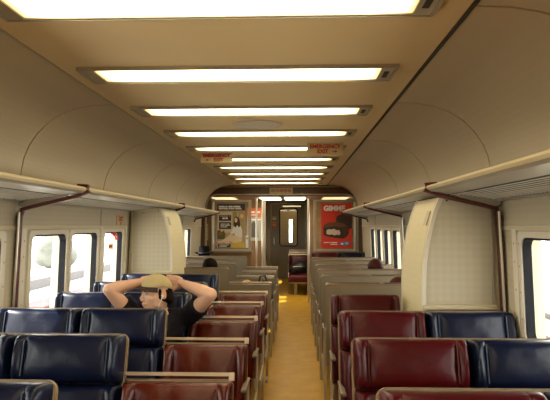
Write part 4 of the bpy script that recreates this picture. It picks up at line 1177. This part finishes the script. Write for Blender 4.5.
passenger(-0.765, 6.80, 1.085, 'dark haired person seen from behind above a left grey bench', M['hair'], M['coat_grey'])
passenger(1.175, 6.62, 1.090, 'person with dark brown hair seen from behind, right, by the far windows', M['hair_auburn'], M['coat_grey'])
passenger(1.165, 5.10, 1.020, 'person with reddish hair barely showing, right, beside the wall cabinet', M['hair_auburn'], M['coat_grey'])
T_, R_, hp_ = passenger(-1.222, 9.20, 1.085, 'person in a black hat seen from behind, far left window seat', M['hair_black'], M['coat_grey'])
hb = T_((0, 0.01, 0.055))
t = thing('hat', 'black brimmed hat worn by the passenger far left by the bulkhead', 'hat', hb)
b = MB(hb); V = []; n = 30
prf = [(0.02, 0.128), (0.062, 0.130), (0.088, 0.118), (0.096, 0.07), (0.100, 0.012), (0.104, 0.0), (0.145, 0.002), (0.165, 0.012), (0.166, 0.007), (0.145, -0.004), (0.100, -0.006)]
for (r_, z_) in prf:
    for i in range(n):
        an = 2 * PI * i / n; V.append((hb.x + r_ * 0.92 * math.cos(an), hb.y + r_ * 1.08 * math.sin(an), hb.z + z_ + (0.012 * abs(math.cos(an)) ** 2 if r_ > 0.14 else 0) - (0.014 * math.exp(-(math.cos(an) / 0.4) ** 2) if z_ > 0.09 else 0)))
F = [(j * n + i, j * n + (i + 1) % n, (j + 1) * n + (i + 1) % n, (j + 1) * n + i) for j in range(len(prf) - 1) for i in range(n)]
F += [tuple(range(n - 1, -1, -1)), tuple((len(prf) - 1) * n + i for i in range(n))]
b.add(V, F); b.obj('felt_body', M['felt'], t, True, 50)
b = MB(hb); b.ring([(hb.x + 0.100 * 0.93 * math.cos(2 * PI * i / n), hb.y + 0.100 * 1.09 * math.sin(2 * PI * i / n)) for i in range(n)], [(hb.x + 0.09 * 0.92 * math.cos(2 * PI * i / n), hb.y + 0.09 * 1.08 * math.sin(2 * PI * i / n)) for i in range(n)], 'z', hb.z + 0.002, hb.z + 0.026); b.obj('hat_band', M['ink'], t, True, 50)

# ------------------------------------------------------------------ bags
def bag(x, y, z, w, d, h, label, seed):
    base = Vector((x, y, z)); t = thing('bag', label, 'bag', base); rnd = random.Random(seed)
    b = MB(base); b.ball((x, y, z + h * 0.42), (w / 2, d / 2, h * 0.44), 18, 12); b.ball((x + w * .1, y, z + h * 0.6), (w * .36, d * .42, h * 0.36), 16, 10)
    for k in range(8): b.ball((x + rnd.uniform(-.32, .32) * w, y + rnd.uniform(-.25, .25) * d, z + h * rnd.uniform(.25, .7)), (w * .18, d * .2, h * .2), 10, 7)
    b.box(x - w * .38, x + w * .38, y - d * .35, y + d * .35, z, z + h * .3, 0.03)
    remesh(b, 'body', M['nylon'], 0.012, t, 3)
    b = MB(base); b.tube([(x - w * .22, y - d * .1, z + h * .75), (x - w * .14, y - d * .12, z + h * 1.03), (x + w * .1, y - d * .12, z + h * 1.06), (x + w * .24, y - d * .1, z + h * .8)], 0.011, 8); b.obj('handle', M['nylon'], t, True)
    b = MB(base); b.tube([(x - w * .3, y - d * .44, z + h * .55), (x, y - d * .5, z + h * .6), (x + w * .3, y - d * .44, z + h * .55)], 0.006, 6); b.obj('zip', M['alu'], t, True)
bag(0.33, 12.36, 0.44, 0.42, 0.32, 0.27, 'black bag on the foremost red bench beyond the vestibule', 3)
bag(-0.125, 6.72, 0.44, 0.24, 0.30, 0.425, 'bulging black bag on an aisle seat behind a left grab bar', 5)
sx, sy, sz = -0.36, 6.72, 0.44
t = thing('shawl', 'bundled leopard patterned shawl beside the bulging black bag', 'shawl', (sx, sy, sz))
b = MB((sx, sy, sz)); rnd = random.Random(4)
for k in range(14): b.ball((sx + rnd.uniform(-.06, .06), sy + rnd.uniform(-.1, .1), sz + 0.05 + k * 0.023), (rnd.uniform(.05, .08), .09, .05), 12, 8)
b.box(sx - 0.08, sx + 0.08, sy - 0.1, sy + 0.1, sz, sz + 0.1, 0.02)
M['leopard'] = mat('leopard_print', (0.35, 0.22, 0.09), 0.8)
nt = M['leopard'].node_tree; vo = nt.nodes.new('ShaderNodeTexVoronoi'); vo.inputs['Scale'].default_value = 38; tc = nt.nodes.new('ShaderNodeTexCoord'); cr = nt.nodes.new('ShaderNodeValToRGB')
cr.color_ramp.elements[0].color = (0.01, 0.008, 0.006, 1); cr.color_ramp.elements[0].position = 0.32; cr.color_ramp.elements[1].color = (0.50, 0.36, 0.18, 1); cr.color_ramp.elements[1].position = 0.4
nt.links.new(tc.outputs['Object'], vo.inputs['Vector']); nt.links.new(vo.outputs['Distance'], cr.inputs[0]); nt.links.new(cr.outputs[0], nt.nodes['Principled BSDF'].inputs['Base Color'])
remesh(b, 'cloth', M['leopard'], 0.012, t, 2)
